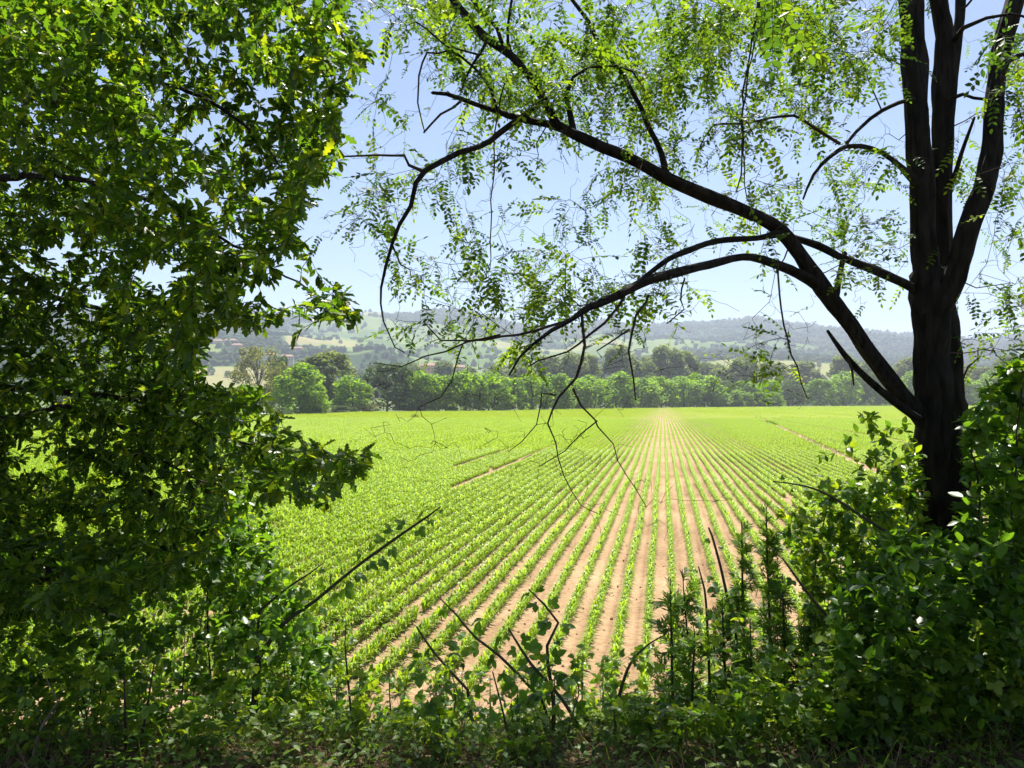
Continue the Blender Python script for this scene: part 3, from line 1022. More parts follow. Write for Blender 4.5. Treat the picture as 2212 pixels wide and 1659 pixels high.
def house(px, py, dp, w, d, h, wall, label, rot=0.0, z=None):
    az_ = math.atan((px - PCX) / FPX)
    gz = float(hill_z(np.array([az_]), np.array([dp / math.cos(az_)]))[0]) if dp > 640 else -0.3
    zz = (HORIZON - py) / FPX * dp + CAM_Z - h if z is None else z
    zz = max(zz, gz - 1)
    o = obj('house', None, None, ((px - PCX) / FPX * dp, dp, zz), None, label, 'house', 'houses across the valley')
    o.rotation_euler = (0, 0, rot)
    foot = min(0, gz - zz) - 1.5
    obj('wall', box(Geo(), -w / 2, w / 2, -d / 2, d / 2, foot, h).mesh('wall', WALLS[wall], smooth=False), o)
    g = Geo()
    e, rh = 0.6, 0.16 * d + 0.8
    V = np.array([[-w / 2 - e, -d / 2 - e, h], [w / 2 + e, -d / 2 - e, h], [w / 2 + e, d / 2 + e, h], [-w / 2 - e, d / 2 + e, h], [-w / 2 + d * .2, 0, h + rh], [w / 2 - d * .2, 0, h + rh],
                  [-w / 2 - e, -d / 2 - e, h - .25], [w / 2 + e, -d / 2 - e, h - .25], [w / 2 + e, d / 2 + e, h - .25], [-w / 2 - e, d / 2 + e, h - .25]])
    F = [(0, 1, 5), (0, 5, 4), (2, 3, 4), (2, 4, 5), (1, 2, 5), (3, 0, 4), (6, 7, 1), (6, 1, 0), (7, 8, 2), (7, 2, 1), (8, 9, 3), (8, 3, 2), (9, 6, 0), (9, 0, 3), (6, 9, 8), (6, 8, 7)]
    rf = obj('roof', g.add(V, np.array(F)).mesh('roof', M_ROOF, smooth=False), o)
    obj('chimney', box(Geo(), w * .15, w * .15 + .9, .4, 1.3, h + rh * .4, h + rh + 1).mesh('chimney', WALLS[wall], smooth=False), rf)
    wm = box(Geo(), -.55, .55, -.06, .06, 0, 1.5).mesh('window', M_WINDOW, smooth=False)
    for fl in range(max(1, int(h // 3))):
        for cx_ in np.arange(-w / 2 + 1.8, w / 2 - 1, 3.2):
            obj('window', wm, o, (cx_, -d / 2 - .01, 0.9 + fl * 3))


for a_ in (
        (470, 752, 1250, 16, 10, 6.5, 'cream', 'cream house highest in the village glimpsed beside the oak leaves', 0.3),
        (497, 748, 1200, 18, 11, 7, 'pink', 'pink house with red roof in the village just past the oak leaves', -0.2),
        (512, 755, 1150, 15, 10, 6.5, 'pink', 'lower pink house before the red-roofed one in the village', 0.1),
        (525, 759, 1100, 14, 10, 6, 'ochre', 'ochre house at the lower edge of the village, by the tall airy tree', 0.5),
        (584, 766, 1000, 17, 10, 7, 'white', 'white house with several windows between the airy tree and the dark narrow tree', 0.15),
        (640, 752, 1200, 20, 10, 6, 'pink', 'long pink house beside the tan field above the poplars', -0.1),
        (620, 770, 950, 16, 10, 6, 'cream', 'cream house low behind the narrow dark tree', 0.2),
        (880, 795, 700, 14, 9, 4.5, 'cream', 'low cream house behind the dark oak beside the cypresses', 0.1),
        (930, 790, 690, 17, 10, 5, 'pink', 'red-pink farm building above the first belt trees', -0.15),
        (950, 792, 720, 13, 9, 5.5, 'ochre', 'orange house joined to the end of the red-pink farm building', 0.2),
        (990, 793, 760, 13, 9, 5, 'cream', 'small cream house past the red-pink farm building', 0.3),
        (1457, 806, 660, 16, 10, 5.5, 'ochre', 'yellow house peeping over the belt between two poplars', 0.0),
        (1400, 812, 700, 14, 10, 5, 'white', 'white house half hidden behind the belt near the yellow one', 0.2),
        (1545, 815, 640, 15, 10, 5, 'white', 'white house at the end of the even belt', -0.2),
):
    house(*a_)

# a wooden pole with a leaning strut at the field edge
d = 246.0
bx_ = (816 - PCX) / FPX * d
o = obj('utility_pole', None, None, (bx_, d - 9, 0), None, 'thin grey wooden pole with a leaning strut before the dark oak', 'pole')
M_POLE = plain_mat('grey_pole', (0.30, 0.28, 0.25))
obj('post', Geo().add(*tube(np.array([[0, 0, -.5], [0, 0, 3], [0, 0, 6.8]]), np.array([.13, .11, .09]), 8)).mesh('post', M_POLE), o)
obj('strut', Geo().add(*tube(np.array([[1.6, 0, -.3], [.9, 0, 3], [.1, 0, 6.3]]), np.array([.11, .1, .08]), 8)).mesh('strut', M_POLE), o)
obj('crossarm', box(Geo(), -.7, .7, -.05, .05, 6.2, 6.35).mesh('crossarm', M_POLE, smooth=False), o)
for sx in (-.6, .6):
    obj('insulator', Geo().add(*tube(np.array([[sx, 0, 6.35], [sx, 0, 6.45], [sx, 0, 6.55]]), np.array([.05, .07, .03]), 6)).mesh('insulator', M_POLE), o)

# the brown tuft left standing in the far crop
d = float(CAM_Z * FPX / (903 - HORIZON))
o = obj('dry_tuft', None, None, ((896 - PCX) / FPX * d, d, 0), None, 'small brown tuft of dead weeds alone in the far crop', 'weed tuft')
g = Geo()
nt_ = 260
D = unit(np.stack([rng.normal(0, .7, nt_), rng.normal(0, .7, nt_), np.ones(nt_)], 1))
stamp(g, np.array([[-.02, 0, 0], [.02, 0, 0], [0, 1, .1]]), np.array([[0, 1, 2]]), frames(D, rnd_dir(nt_), rng.uniform(.6, 1.3, nt_)), rng.normal(0, .35, (nt_, 3)) * np.array([1, 1, 0]), rng.random(nt_) * .5)
obj('stalks', g.mesh('stalks', M_DRY), o, kind='stuff')
print('far done')

# ------------------------------------------------------------------ leaf shapes (length 1 along +Y, normal +Z)


def lobed_leaf(r):
    o = [(0.0, 0.015), (0.10, 0.04), (0.24, 0.17), (0.31, 0.09), (0.47, 0.29), (0.55, 0.14), (0.71, 0.31), (0.79, 0.15), (0.91, 0.17), (1.0, 0.02)]
    o = [(t + r.normal(0, .012), .76 * w * r.uniform(.8, 1.2)) for t, w in o]
    curl, fold = r.uniform(-.25, .1), r.uniform(.05, .35)
    V, F = [], []
    mids = []
    for t, w in o:
        tm = max(0, t - 0.55 * w)
        mids.append(len(V)); V.append((0, tm, curl * tm * tm))
        for s in (-1, 1):
            V.append((s * w, t, curl * t * t + fold * w))
    for q in range(len(o) - 1):
        a, b = mids[q], mids[q + 1]
        F += [(a, b + 1, a + 1), (a, b, b + 1), (a, a + 2, b + 2), (a, b + 2, b)]
    V.append((-.008, -.16, .02)); V.append((.008, -.16, .02)); V.append((0, .03, 0))
    k = len(V)
    F.append((k - 3, k - 2, k - 1))
    return np.array(V), np.array(F)


def ovate(L, W, r, fold=0.2, pts=5):
    """an ovate pointed leaf blade"""
    t = np.array([0, .2, .5, .8, 1.0])
    w = np.array([.06, .38, .5, .28, 0]) * W
    curl = r.uniform(-.3, .05)
    V, F = [], []
    for a, b in zip(t, w):
        z = curl * a * a * L
        V += [(0, a * L, z), (-b, a * L * 1.0 + .02 * L, z + fold * b), (b, a * L + .02 * L, z + fold * b)]
    for q in range(4):
        a, b = q * 3, q * 3 + 3
        if q < 3:
            F += [(a, b, b + 1), (a, b + 1, a + 1), (a, a + 2, b + 2), (a, b + 2, b)]
        else:
            F += [(a, b, a + 1), (a, a + 2, b)]
    return np.array(V), np.array(F)


def turn(V, az, pitch=0.0):
    c, s = math.cos(az), math.sin(az)
    cp, sp = math.cos(pitch), math.sin(pitch)
    V = V @ np.array([[1, 0, 0], [0, cp, sp], [0, -sp, cp]])
    return V @ np.array([[c, s, 0], [-s, c, 0], [0, 0, 1]])


def trifoliate(r):
    g = Geo()
    g.add(*tube(np.array([[0, 0, 0], [0, .45, .0]]), np.array([.012, .008]), 3, cap=False))
    for az, L, y0 in ((0, .55, .45), (1.15 + r.normal(0, .12), .47, .4), (-1.15 + r.normal(0, .12), .47, .4)):
        V, F = ovate(L, L * r.uniform(.68, .82), r, .25)
        g.add(turn(V, az, r.normal(-.1, .2)) + np.array([0, y0, 0]), F)
    return np.concatenate(g.v), np.concatenate(g.f)


def pinnate(r):
    """a locust leaf: oval leaflets in pairs on a thin rachis"""
    g = Geo()
    npair = int(r.integers(5, 8))
    droop = r.uniform(.12, .45)
    side = r.normal(0, .12)
    f = lambda t: np.array([side * t * t, t * (1 - .12 * droop), -droop * t * t])
    ts = np.linspace(0, .97, 6)
    V, F = tube(np.array([f(t) for t in ts]), np.linspace(.007, .003, 6), 3)
    g.add(V, F)
    el = np.array([[0, 0, 0], [-.42, .3, .08], [-.46, .62, .08], [0, 1, 0], [.46, .62, .08], [.42, .3, .08]]) * np.array([.54, 1, .54])
    eF = np.array([[0, 3, 2], [0, 2, 1], [0, 4, 3], [0, 5, 4]])
    for q in range(npair):
        t = .22 + .74 * q / npair
        for s in (-1, 1):
            if r.random() < .05:
                continue
            L = r.uniform(.15, .2) * (1 - .25 * abs(q / npair - .45))
            g.add(turn(el * L, -s * (1.15 + r.normal(0, .15)), r.normal(-.25, .3)) + f(t), eF)
    g.add(turn(el * .18, 0, -.3) + f(.97), eF)
    return np.concatenate(g.v), np.concatenate(g.f)


def feathered(r):
    """a mugwort leaf cut into narrow lobes"""
    g = Geo()
    bl = np.array([[0, 0, 0], [-.11, .5, .03], [0, 1, 0], [.11, .5, .03]])
    bF = np.array([[0, 2, 1], [0, 3, 2]])
    g.add(bl * np.array([.8, 1, 1]), bF)
    for t in (.25, .45, .65):
        for s in (-1, 1):
            g.add(turn(bl * (.62 - .3 * abs(t - .45)), -s * (.75 + r.normal(0, .1)), r.normal(0, .12)) + np.array([0, t, 0]), bF)
    return np.concatenate(g.v), np.concatenate(g.f)


tr2 = np.random.default_rng(23)
SHAPES = {'oak': [lobed_leaf(tr2) for _ in range(6)], 'locust': [pinnate(tr2) for _ in range(8)], 'bramble': [trifoliate(tr2) for _ in range(6)],
          'shrub': [ovate(1, .62, tr2, .22) for _ in range(5)], 'mugwort': [feathered(tr2) for _ in range(5)]}
SHAPES['oak_inner'] = []
for _q in range(4):
    _w = [.02, .13, .08, .22, .12, .2, .02]
    _t = [0, .22, .32, .5, .6, .8, 1.0]
    _V = [(0, 0, 0), (0, 1.0, -.1)] + [(sg * w_ * tr2.uniform(.8, 1.2), t_ + tr2.normal(0, .02), .05) for sg in (-1, 1) for t_, w_ in zip(_t[1:-1], _w[1:-1])]
    _F = []
    for sg in (0, 1):
        k_ = [0] + [2 + sg * 5 + q_ for q_ in range(5)] + [1]
        _F += [(k_[1], k_[2], k_[3]), (k_[3], k_[4], k_[5]), (0, k_[1], k_[3]), (0, k_[3], k_[5]), (0, k_[5], 1)]
    SHAPES['oak_inner'].append((np.array(_V), np.array(_F)))
LEAFMAT = {'oak_inner': M_OAK, 'oak': M_OAK, 'locust': M_LOC, 'bramble': M_BRA, 'shrub': M_SHR, 'mugwort': M_MUG}
LEAFMESH = {k: [[Geo().add(v, f, a).mesh('leaf', LEAFMAT[k]) for a in (.12, .4, .65, .9)] for v, f in vv_] for k, vv_ in SHAPES.items()}


def showing(P, size, n, cell=9.0):
    """the n leaves that show largest: nearest in their spot of the view"""
    px, py, d = project(P)
    s = np.where((px > -10) & (px < 2222) & (py > -10) & (py < 1669) & (d > .5), size / np.maximum(d, .5), 0)
    key = np.floor(px / cell).astype(int) * 100000 + np.floor(py / cell).astype(int)
    order = np.argsort(d)
    _, first = np.unique(key[order], return_index=True)
    front = np.zeros(len(P), bool)
    front[order[first]] = True
    s = np.where(front, s, s * 1e-3)
    c = np.argsort(-s)[:n]
    return c[s[c] > 0]


def foliate(root, base, kind, D, N, S, P, lv, n_parts):
    """leaves of one thing: those that show largest as parts, the others as one mass"""
    M = frames(D, N, S)
    ti = rng.integers(0, len(SHAPES[kind]), len(P))
    pick = showing(P, S, n_parts)
    rest = np.ones(len(P), bool)
    rest[pick] = False
    for j in pick:
        q = int(min(3, lv[j] * 4))
        o = bpy.data.objects.new('leaf', LEAFMESH[kind][ti[j]][q])
        C.objects.link(o)
        o.parent = root
        m4 = np.eye(4)
        m4[:3, :3] = M[j]
        m4[:3, 3] = P[j] - base
        o.matrix_local = Matrix(m4.tolist())
    if rest.any():
        g = Geo()
        for q in range(len(SHAPES[kind])):
            s = rest & (ti == q)
            stamp(g, *SHAPES[kind][q], M[s], P[s], lv[s])
        obj('foliage', g.mesh('foliage', LEAFMAT[kind], base), root, kind='stuff')


def grow(npos, nrad, targets, bow=.14, wob=.03, rmin=.0013, k_rad=.009, step=.1):
    """twigs that reach from the nearest wood to each target; returns paths and radii"""
    npos, nrad = np.asarray(npos, float), np.asarray(nrad, float)
    cap = len(npos) + len(targets) * 14
    A = np.zeros((cap, 3)); Rn = np.zeros(cap)
    n = len(npos)
    A[:n], Rn[:n] = npos, nrad
    d0 = np.array([np.min(((npos - t) ** 2).sum(1)) for t in targets])
    paths = []
    for j in np.argsort(d0):
        t = targets[j]
        q = int(np.argmin(((A[:n] - t) ** 2).sum(1)))
        p0 = A[q]
        L = float(np.linalg.norm(t - p0))
        k = int(np.clip(L / step, 3, 12)) + 1
        s = np.linspace(0, 1, k)[:, None]
        b = rng.normal(size=3) * L * bow + np.array([0, 0, L * bow * .5])
        P = p0 + (t - p0) * s + b * np.sin(s * math.pi) + rng.normal(0, wob * min(L, .6), (k, 3)) * np.sin(s * math.pi)
        r0 = min(Rn[q] * .72, rmin + k_rad * L)
        r0 = max(r0, rmin)
        R = np.linspace(r0, rmin * .8, k)
        paths.append((j, P, R))
        A[n:n + k - 1] = P[1:]
        Rn[n:n + k - 1] = R[1:]
        n += k - 1
    return paths


def twig_mesh(paths, base, name='twigs', mat=None, sides=4):
    g = Geo()
    for _, P, R in paths:
        g.add(*tube(P, R, 3 if R[0] < .004 else sides + 1, cap=False))
    return g.mesh(name, mat or M_TWIG, base)


def tuft(paths, n_lo, n_hi, size, along=.45, droop=.25, up=1.0, spread=.9, fw=.6):
    """leaf directions, normals, sizes, places at the ends of twigs"""
    B, D0 = [], []
    for _, P, R in paths:
        m_ = int(rng.integers(n_lo, n_hi + 1))
        if m_ <= 0:
            continue
        L = len(P) - 1
        t = L * (1 - along * rng.random(m_) ** 1.3)
        i0 = np.minimum(t.astype(int), L - 1)
        f = (t - i0)[:, None]
        B.append(P[i0] * (1 - f) + P[i0 + 1] * f)
        D0.append(unit(P[i0 + 1] - P[i0]))
    if not B:
        z = np.zeros((0, 3))
        return z, z, np.zeros(0), z
    B, D0 = np.concatenate(B), np.concatenate(D0)
    n = len(B)
    D = unit(fw * D0 + spread * rnd_dir(n) + np.array([0, 0, -droop]))
    N = unit(up * np.array([0, 0, 1.0]) + .65 * rnd_dir(n))
    S = rng.uniform(size[0], size[1], n)
    return D, N, S, B


def limb_points(pts):
    """(x, y, width, depth) in the view -> world path and radii"""
    q = np.array(pts, float)
    t = np.gradient(q[:, :2], axis=0)
    f = np.where(q[:, 2] > 22, np.clip(np.abs(t[:, 1]) / np.maximum(np.linalg.norm(t, axis=1), 1e-6), .78, 1), 1)
    a = np.array([[*at(x, y, d), w * f_ / 2 / FPX * d] for (x, y, w, d), f_ in zip(pts, f)])
    c = catmull(a, .07)
    return c[:, :3], np.maximum(c[:, 3], .0015)


def add_limb(root, base, name, P, R, mat, sides=10, rough=.3, parent=None):
    me = Geo().add(*tube(P, R, sides, rough, int(rng.integers(0, 999)))).mesh(name, mat, base)
    return obj(name, me, parent or root)


# ------------------------------------------------------------------ the locust tree
LT = 5.0
base = np.array([*at(2075, 1330, LT)])
base[2] = float(bank_z(base[0], base[1])) - .1
trunk_px = [(2095, 1420, 165, LT), (2072, 1240, 130, LT), (2046, 1110, 108, LT), (2024, 950, 92, LT), (2014, 800, 84, LT), (2010, 700, 84, LT), (2006, 640, 96, LT), (2004, 590, 84, LT)]
root = obj('locust_tree', None, None, tuple(base), None, 'dark-barked locust tree with forked trunk and long limb arching over the field', 'tree')
skP, skR, hang = [], [], []
LOC_LIMBS = [
    ('stem', [(1999, 680, 62, LT), (1998, 600, 60, LT), (1988, 360, 56, LT), (1978, 180, 56, LT + .05), (1968, 0, 54, LT + .1), (1958, -180, 46, LT + .2), (1940, -420, 32, LT + .3), (1930, -640, 12, LT + .4)], 10),
    ('stem', [(2018, 660, 40, LT + .12), (2034, 570, 40, LT + .12), (2034, 380, 42, LT + .15), (2038, 210, 46, LT + .15), (2040, 70, 45, LT + .15), (2026, 0, 42, LT + .15), (2010, -180, 34, LT), (2005, -420, 20, LT - .2), (2015, -600, 8, LT - .3)], 10),
    ('stem', [(2022, 680, 60, LT - .05), (2060, 600, 58, LT - .1), (2093, 490, 58, LT - .15), (2128, 400, 54, LT - .15), (2147, 280, 45, LT - .1), (2152, 170, 42, LT), (2172, 70, 42, LT), (2192, 0, 42, LT), (2230, -160, 34, LT + .2), (2290, -420, 18, LT + .4), (2320, -600, 7, LT + .5)], 10),
    ('limb', [(2015, 935, 70, LT), (1985, 895, 58, LT - .02), (1944, 850, 48, LT - .05), (1895, 786, 47, LT - .1), (1836, 704, 48, LT - .2), (1777, 622, 50, LT - .28), (1740, 566, 48, LT - .33), (1687, 498, 44, LT - .38), (1611, 456, 42, LT - .42), (1531, 424, 40, LT - .46), (1444, 386, 40, LT - .5), (1373, 348, 38, LT - .54), (1303, 319, 36, LT - .57), (1234, 287, 33, LT - .6), (1204, 270, 30, LT - .62), (1178, 222, 26, LT - .63), (1154, 177, 24, LT - .63), (1102, 118, 24, LT - .62), (1043, 76, 22, LT - .6), (1008, 35, 20, LT - .58), (980, 0, 18, LT - .55), (930, -90, 14, LT - .5), (880, -230, 8, LT - .4)], 10),
    ('branch', [(1225, 283, 24, 4.4), (1180, 268, 19, 4.38), (1130, 259, 17, 4.36), (1071, 240, 14, 4.34), (1025, 222, 12, 4.3), (998, 213, 12, 4.28), (935, 200, 8, 4.25)], 7),
    ('branch', [(1172, 218, 16, 4.37), (1150, 236, 15, 4.3), (1126, 252, 14, 4.24), (1081, 288, 15, 4.18), (1036, 319, 14, 4.12), (991, 331, 14, 4.06), (949, 347, 14, 4.0), (918, 368, 14, 3.97), (900, 396, 13, 3.95), (887, 444, 12, 3.92), (862, 486, 10, 3.9), (848, 531, 9, 3.88), (834, 576, 8, 3.86), (824, 622, 6, 3.85), (822, 655, 5, 3.84), (830, 695, 4, 3.83), (852, 749, 3.4, 3.82), (872, 761, 2.5, 3.8)], 7),
    ('branch', [(918, 368, 9, 3.97), (882, 352, 7, 3.95), (874, 338, 7, 3.93), (845, 332, 6, 3.92), (782, 335, 5, 3.9), (734, 338, 4, 3.88)], 6),
    ('branch', [(1240, 290, 18, 4.42), (1230, 250, 15, 4.44), (1220, 206, 13, 4.46), (1241, 167, 8, 4.5), (1275, 146, 7, 4.52), (1331, 142, 6, 4.55), (1366, 156, 5, 4.6), (1392, 200, 4, 4.65)], 7),
    ('branch', [(1438, 372, 18, 4.5), (1428, 333, 14, 4.52), (1393, 257, 12, 4.56), (1359, 187, 12, 4.6), (1331, 146, 11, 4.62), (1300, 101, 11, 4.65), (1265, 38, 10, 4.7), (1237, 0, 9, 4.75), (1200, -90, 7, 4.8), (1170, -220, 4, 4.9)], 7),
    ('branch', [(1100, 112, 10, 4.38), (1096, 63, 8, 4.4), (1106, 0, 7, 4.42), (1112, -120, 5, 4.5)], 6),
    ('branch', [(1086, 92, 12, 4.38), (1074, 62, 10, 4.4), (1043, 24, 8, 4.45), (1022, 0, 8, 4.48), (985, -70, 6, 4.55), (960, -180, 4, 4.6)], 6),
    ('branch', [(1075, 240, 10, 4.34), (1062, 196, 8, 4.3), (1025, 149, 7, 4.26), (991, 118, 6, 4.22), (949, 87, 5, 4.18), (900, 45, 4, 4.15)], 6),
    ('branch', [(1050, 92, 9, 4.36), (1022, 139, 7, 4.32), (1005, 170, 6, 4.3), (999, 190, 4, 4.28)], 6),
    ('branch', [(1030, 118, 6, 4.33), (984, 104, 5, 4.3), (945, 114, 5, 4.28), (921, 118, 5, 4.25), (904, 165, 4, 4.22), (903, 222, 4, 4.2), (918, 286, 3, 4.18)], 6),
    ('branch', [(1000, 214, 7, 4.28), (978, 232, 6, 4.24), (952, 246, 6, 4.2), (918, 286, 5, 4.16)], 6),
    ('limb', [(1797, 650, 44, 4.74), (1767, 618, 38, 4.68), (1722, 590, 32, 4.58), (1670, 569, 28, 4.48), (1625, 556, 25, 4.38), (1583, 558, 23, 4.3), (1531, 572, 22, 4.2), (1444, 594, 22, 4.05), (1400, 606, 22, 3.98), (1330, 640, 21, 3.85), (1270, 664, 18, 3.76), (1235, 690, 14, 3.7), (1190, 715, 11, 3.64), (1150, 745, 8, 3.6), (1122, 772, 6, 3.57), (1100, 810, 4, 3.55)], 8),
    ('limb', [(1690, 502, 22, 4.62), (1635, 514, 16, 4.5), (1548, 521, 14, 4.36), (1490, 540, 14, 4.24), (1444, 560, 13, 4.14), (1395, 596, 12, 4.0), (1340, 640, 10, 3.86)], 7),
    ('limb', [(2000, 650, 34, LT), (1968, 621, 28, LT - .03), (1913, 594, 27, LT - .08), (1861, 573, 25, LT - .12), (1809, 552, 23, LT - .16), (1767, 531, 20, LT - .18), (1712, 512, 15, LT - .2)], 8),
    ('limb', [(1985, 400, 22, LT - .05), (1961, 376, 19, LT - .1), (1947, 361, 16, LT - .15), (1906, 330, 12, LT - .22), (1861, 316, 11, LT - .28), (1829, 316, 10, LT - .34), (1791, 340, 9, LT - .4), (1757, 378, 8, LT - .45), (1735, 430, 5, LT - .5)], 7),
    ('branch', [(1980, 215, 14, LT), (1954, 219, 11, LT - .05), (1902, 240, 10, LT - .1), (1861, 274, 9, LT - .15), (1829, 308, 9, LT - .3)], 7),
    ('branch', [(1815, 310, 8, LT - .35), (1767, 281, 8, LT - .38), (1732, 257, 7, LT - .42), (1687, 250, 7, LT - .46), (1618, 266, 6, LT - .52), (1538, 271, 5, LT - .6), (1520, 300, 4, LT - .62), (1500, 350, 3.5, LT - .62)], 6),
    ('branch', [(2052, 410, 13, LT + .1), (2075, 330, 11, LT + .05), (2105, 253, 6, LT)], 6),
    ('branch', [(2165, 140, 14, LT), (2195, 122, 12, LT), (2230, 110, 10, LT), (2300, 70, 7, LT)], 6),
    ('branch', [(2060, 90, 14, LT + .1), (2080, 62, 12, LT), (2130, 38, 9, LT - .1), (2180, 30, 7, LT - .2), (2260, 50, 5, LT - .3)], 6),
    ('branch', [(2050, 215, 12, LT + .1), (2082, 203, 9, LT), (2128, 216, 7, LT - .1)], 6),
    ('dead_branch', [(1985, 905, 26, LT - .12), (1945, 878, 20, LT - .14), (1906, 847, 18, LT - .16), (1857, 802, 14, LT - .2), (1822, 764, 12, LT - .24), (1788, 715, 8, LT - .28)], 7),
    ('dead_branch', [(1830, 770, 8, LT - .25), (1838, 800, 7, LT - .25), (1847, 832, 4, LT - .25)], 5),
    ('branch', [(1800, 655, 20, LT - .26), (1813, 600, 16, LT - .2), (1818, 565, 15, LT - .15), (1824, 545, 15, LT - .12)], 6),
    ('hanging_twig', [(1258, 668, 9, 3.74), (1266, 748, 7.5, 3.7), (1242, 818, 7, 3.66), (1204, 860, 5.5, 3.63), (1184, 918, 4.5, 3.6), (1200, 962, 3.6, 3.58), (1214, 1030, 3, 3.57), (1256, 1092, 2.4, 3.56), (1296, 1110, 1.8, 3.55)], 5),
    ('hanging_twig', [(1237, 838, 6, 3.66), (1253, 874, 5, 3.64), (1287, 902, 4.5, 3.62), (1292, 920, 4.2, 3.6), (1322, 957, 3.5, 3.58), (1336, 992, 3, 3.56), (1372, 1058, 2.4, 3.55), (1396, 1094, 1.8, 3.54)], 5),
    ('hanging_twig', [(1204, 860, 4.5, 3.63), (1185, 852, 4, 3.6), (1166, 850, 3.6, 3.58), (1168, 875, 3.2, 3.56), (1155, 918, 3, 3.55), (1128, 955, 2.4, 3.54), (1098, 976, 1.8, 3.53)], 5),
    ('hanging_twig', [(1287, 905, 3.6, 3.62), (1250, 940, 3, 3.6), (1215, 975, 2.6, 3.58), (1168, 1005, 2, 3.57)], 4),
    ('hanging_twig', [(1398, 640, 8, 3.98), (1392, 655, 7, 3.96), (1360, 721, 6.5, 3.92), (1353, 760, 6, 3.9), (1367, 812, 5, 3.88), (1374, 864, 3.5, 3.86)], 5),
    ('hanging_twig', [(1345, 645, 9, 3.87), (1330, 668, 8, 3.84), (1305, 694, 7, 3.8), (1270, 725, 6, 3.76), (1221, 760, 5, 3.72), (1166, 777, 4, 3.7), (1140, 790, 2.5, 3.68)], 5),
    ('hanging_twig', [(1360, 715, 5, 3.92), (1326, 735, 4.5, 3.9), (1291, 760, 3.5, 3.88), (1303, 772, 2.5, 3.87)], 4),
    ('hanging_twig', [(1225, 695, 8, 3.69), (1150, 712, 7, 3.66), (1081, 725, 6, 3.63), (1010, 733, 5, 3.6), (953, 735, 4.5, 3.58), (915, 697, 3, 3.56)], 5),
    ('hanging_twig', [(1085, 726, 5.5, 3.63), (1008, 742, 5, 3.6), (960, 763, 4.5, 3.57), (922, 770, 4, 3.55), (870, 791, 3.5, 3.53), (807, 786, 2.5, 3.5)], 5),
    ('hanging_twig', [(995, 748, 4, 3.59), (990, 772, 3.6, 3.57), (981, 818, 3.2, 3.55), (953, 853, 2.8, 3.53), (908, 874, 2.4, 3.51), (915, 895, 2, 3.5), (935, 909, 1.8, 3.5), (967, 902, 1.5, 3.5)], 4),
    ('hanging_twig', [(1652, -40, 6, 4.3), (1628, 76, 5, 4.28), (1614, 156, 5, 4.26), (1607, 208, 5, 4.25), (1604, 312, 4.5, 4.24), (1600, 382, 4, 4.23), (1592, 414, 3, 4.22)], 5),
    ('hanging_twig', [(1640, -40, 5, 4.35), (1624, 100, 4, 4.33), (1610, 240, 4, 4.3), (1606, 360, 3.4, 4.28), (1614, 430, 3, 4.27)], 4),
    ('hanging_twig', [(1093, 180, 4, 4.0), (1077, 257, 4, 3.98), (1067, 347, 3.6, 3.96), (1064, 434, 3.4, 3.95), (1060, 521, 3, 3.94), (1058, 580, 2, 3.94)], 4),
    ('hanging_twig', [(1680, 560, 5, 4.3), (1684, 635, 4.6, 4.28), (1701, 733, 4.2, 4.26), (1722, 792, 3.8, 4.24), (1743, 861, 2.6, 4.22)], 5),
    ('hanging_twig', [(1478, 600, 5, 4.0), (1468, 650, 4, 3.95), (1478, 668, 3.4, 3.93), (1440, 700, 2.6, 3.9)], 4),
]
P, R = [], []
tp = np.array([[*at(x, y, d), w / 2 / FPX * d] for x, y, w, d in trunk_px])
tp = np.vstack([[base[0] + .02, base[1], base[2], .30], tp])
c = catmull(tp, .05)
tP, tR = c[:, :3], c[:, 3]
# furrowed bark ridges on trunk, stems and limbs
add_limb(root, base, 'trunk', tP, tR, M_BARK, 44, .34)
skP.append(tP); skR.append(tR)
for nm, pts, sides in LOC_LIMBS:
    lp, lr_ = limb_points(pts)
    big = lr_.max() > .03
    if not big:
        lp = lp + rng.normal(0, .0035, lp.shape)
        zig = np.cumsum(rng.normal(0, .006, lp.shape), 0)
        lp = lp + (zig - np.linspace(0, 1, len(zig))[:, None] * zig[-1]) * (.8 if nm == 'hanging_twig' else .22)
    add_limb(root, base, nm, lp, lr_, M_BARK if lr_.max() > .012 else M_TWIG, 30 if big else sides, .36 if big else .25)
    if nm == 'hanging_twig':
        hang.append(lp)
    if nm != 'dead_branch':
        skP.append(lp); skR.append(lr_)
skP, skR = np.concatenate(skP), np.concatenate(skR)

# leafy twigs: where the crown fills the sky in view, and the crown above and beyond the view
CROWN = [(745, -20), (1950, -20), (1945, 330), (1960, 560), (1900, 600), (1760, 560), (1600, 640), (1450, 680), (1330, 720), (1200, 740), (1120, 800), (960, 790), (880, 740), (800, 640), (720, 560), (690, 500), (720, 390), (700, 330), (760, 240), (800, 110)]
CROWN2 = [(2060, -20), (2230, -20), (2230, 760), (2090, 800), (2070, 640), (2110, 520), (2150, 330), (2160, 150)]
CROWN3 = [(1560, 660), (1720, 650), (1790, 730), (1840, 790), (1900, 860), (1800, 900), (1690, 890), (1560, 860), (1500, 780)]
T = []
px, py = rng.uniform(690, 2230, 9000), rng.uniform(-20, 910, 9000)
w = np.zeros(9000)
w[inside(px, py, CROWN)] = 1
w[inside(px, py, CROWN2)] = .8
w[inside(px, py, CROWN3)] = .33
band = np.clip(1.25 - py / 420, .42, 1.2)
w = w * np.where(py < 640, band, .6)
gap = lambda cx, cy_, rx, ry: np.exp(-(((px - cx) / rx) ** 2 + ((py - cy_) / ry) ** 2))
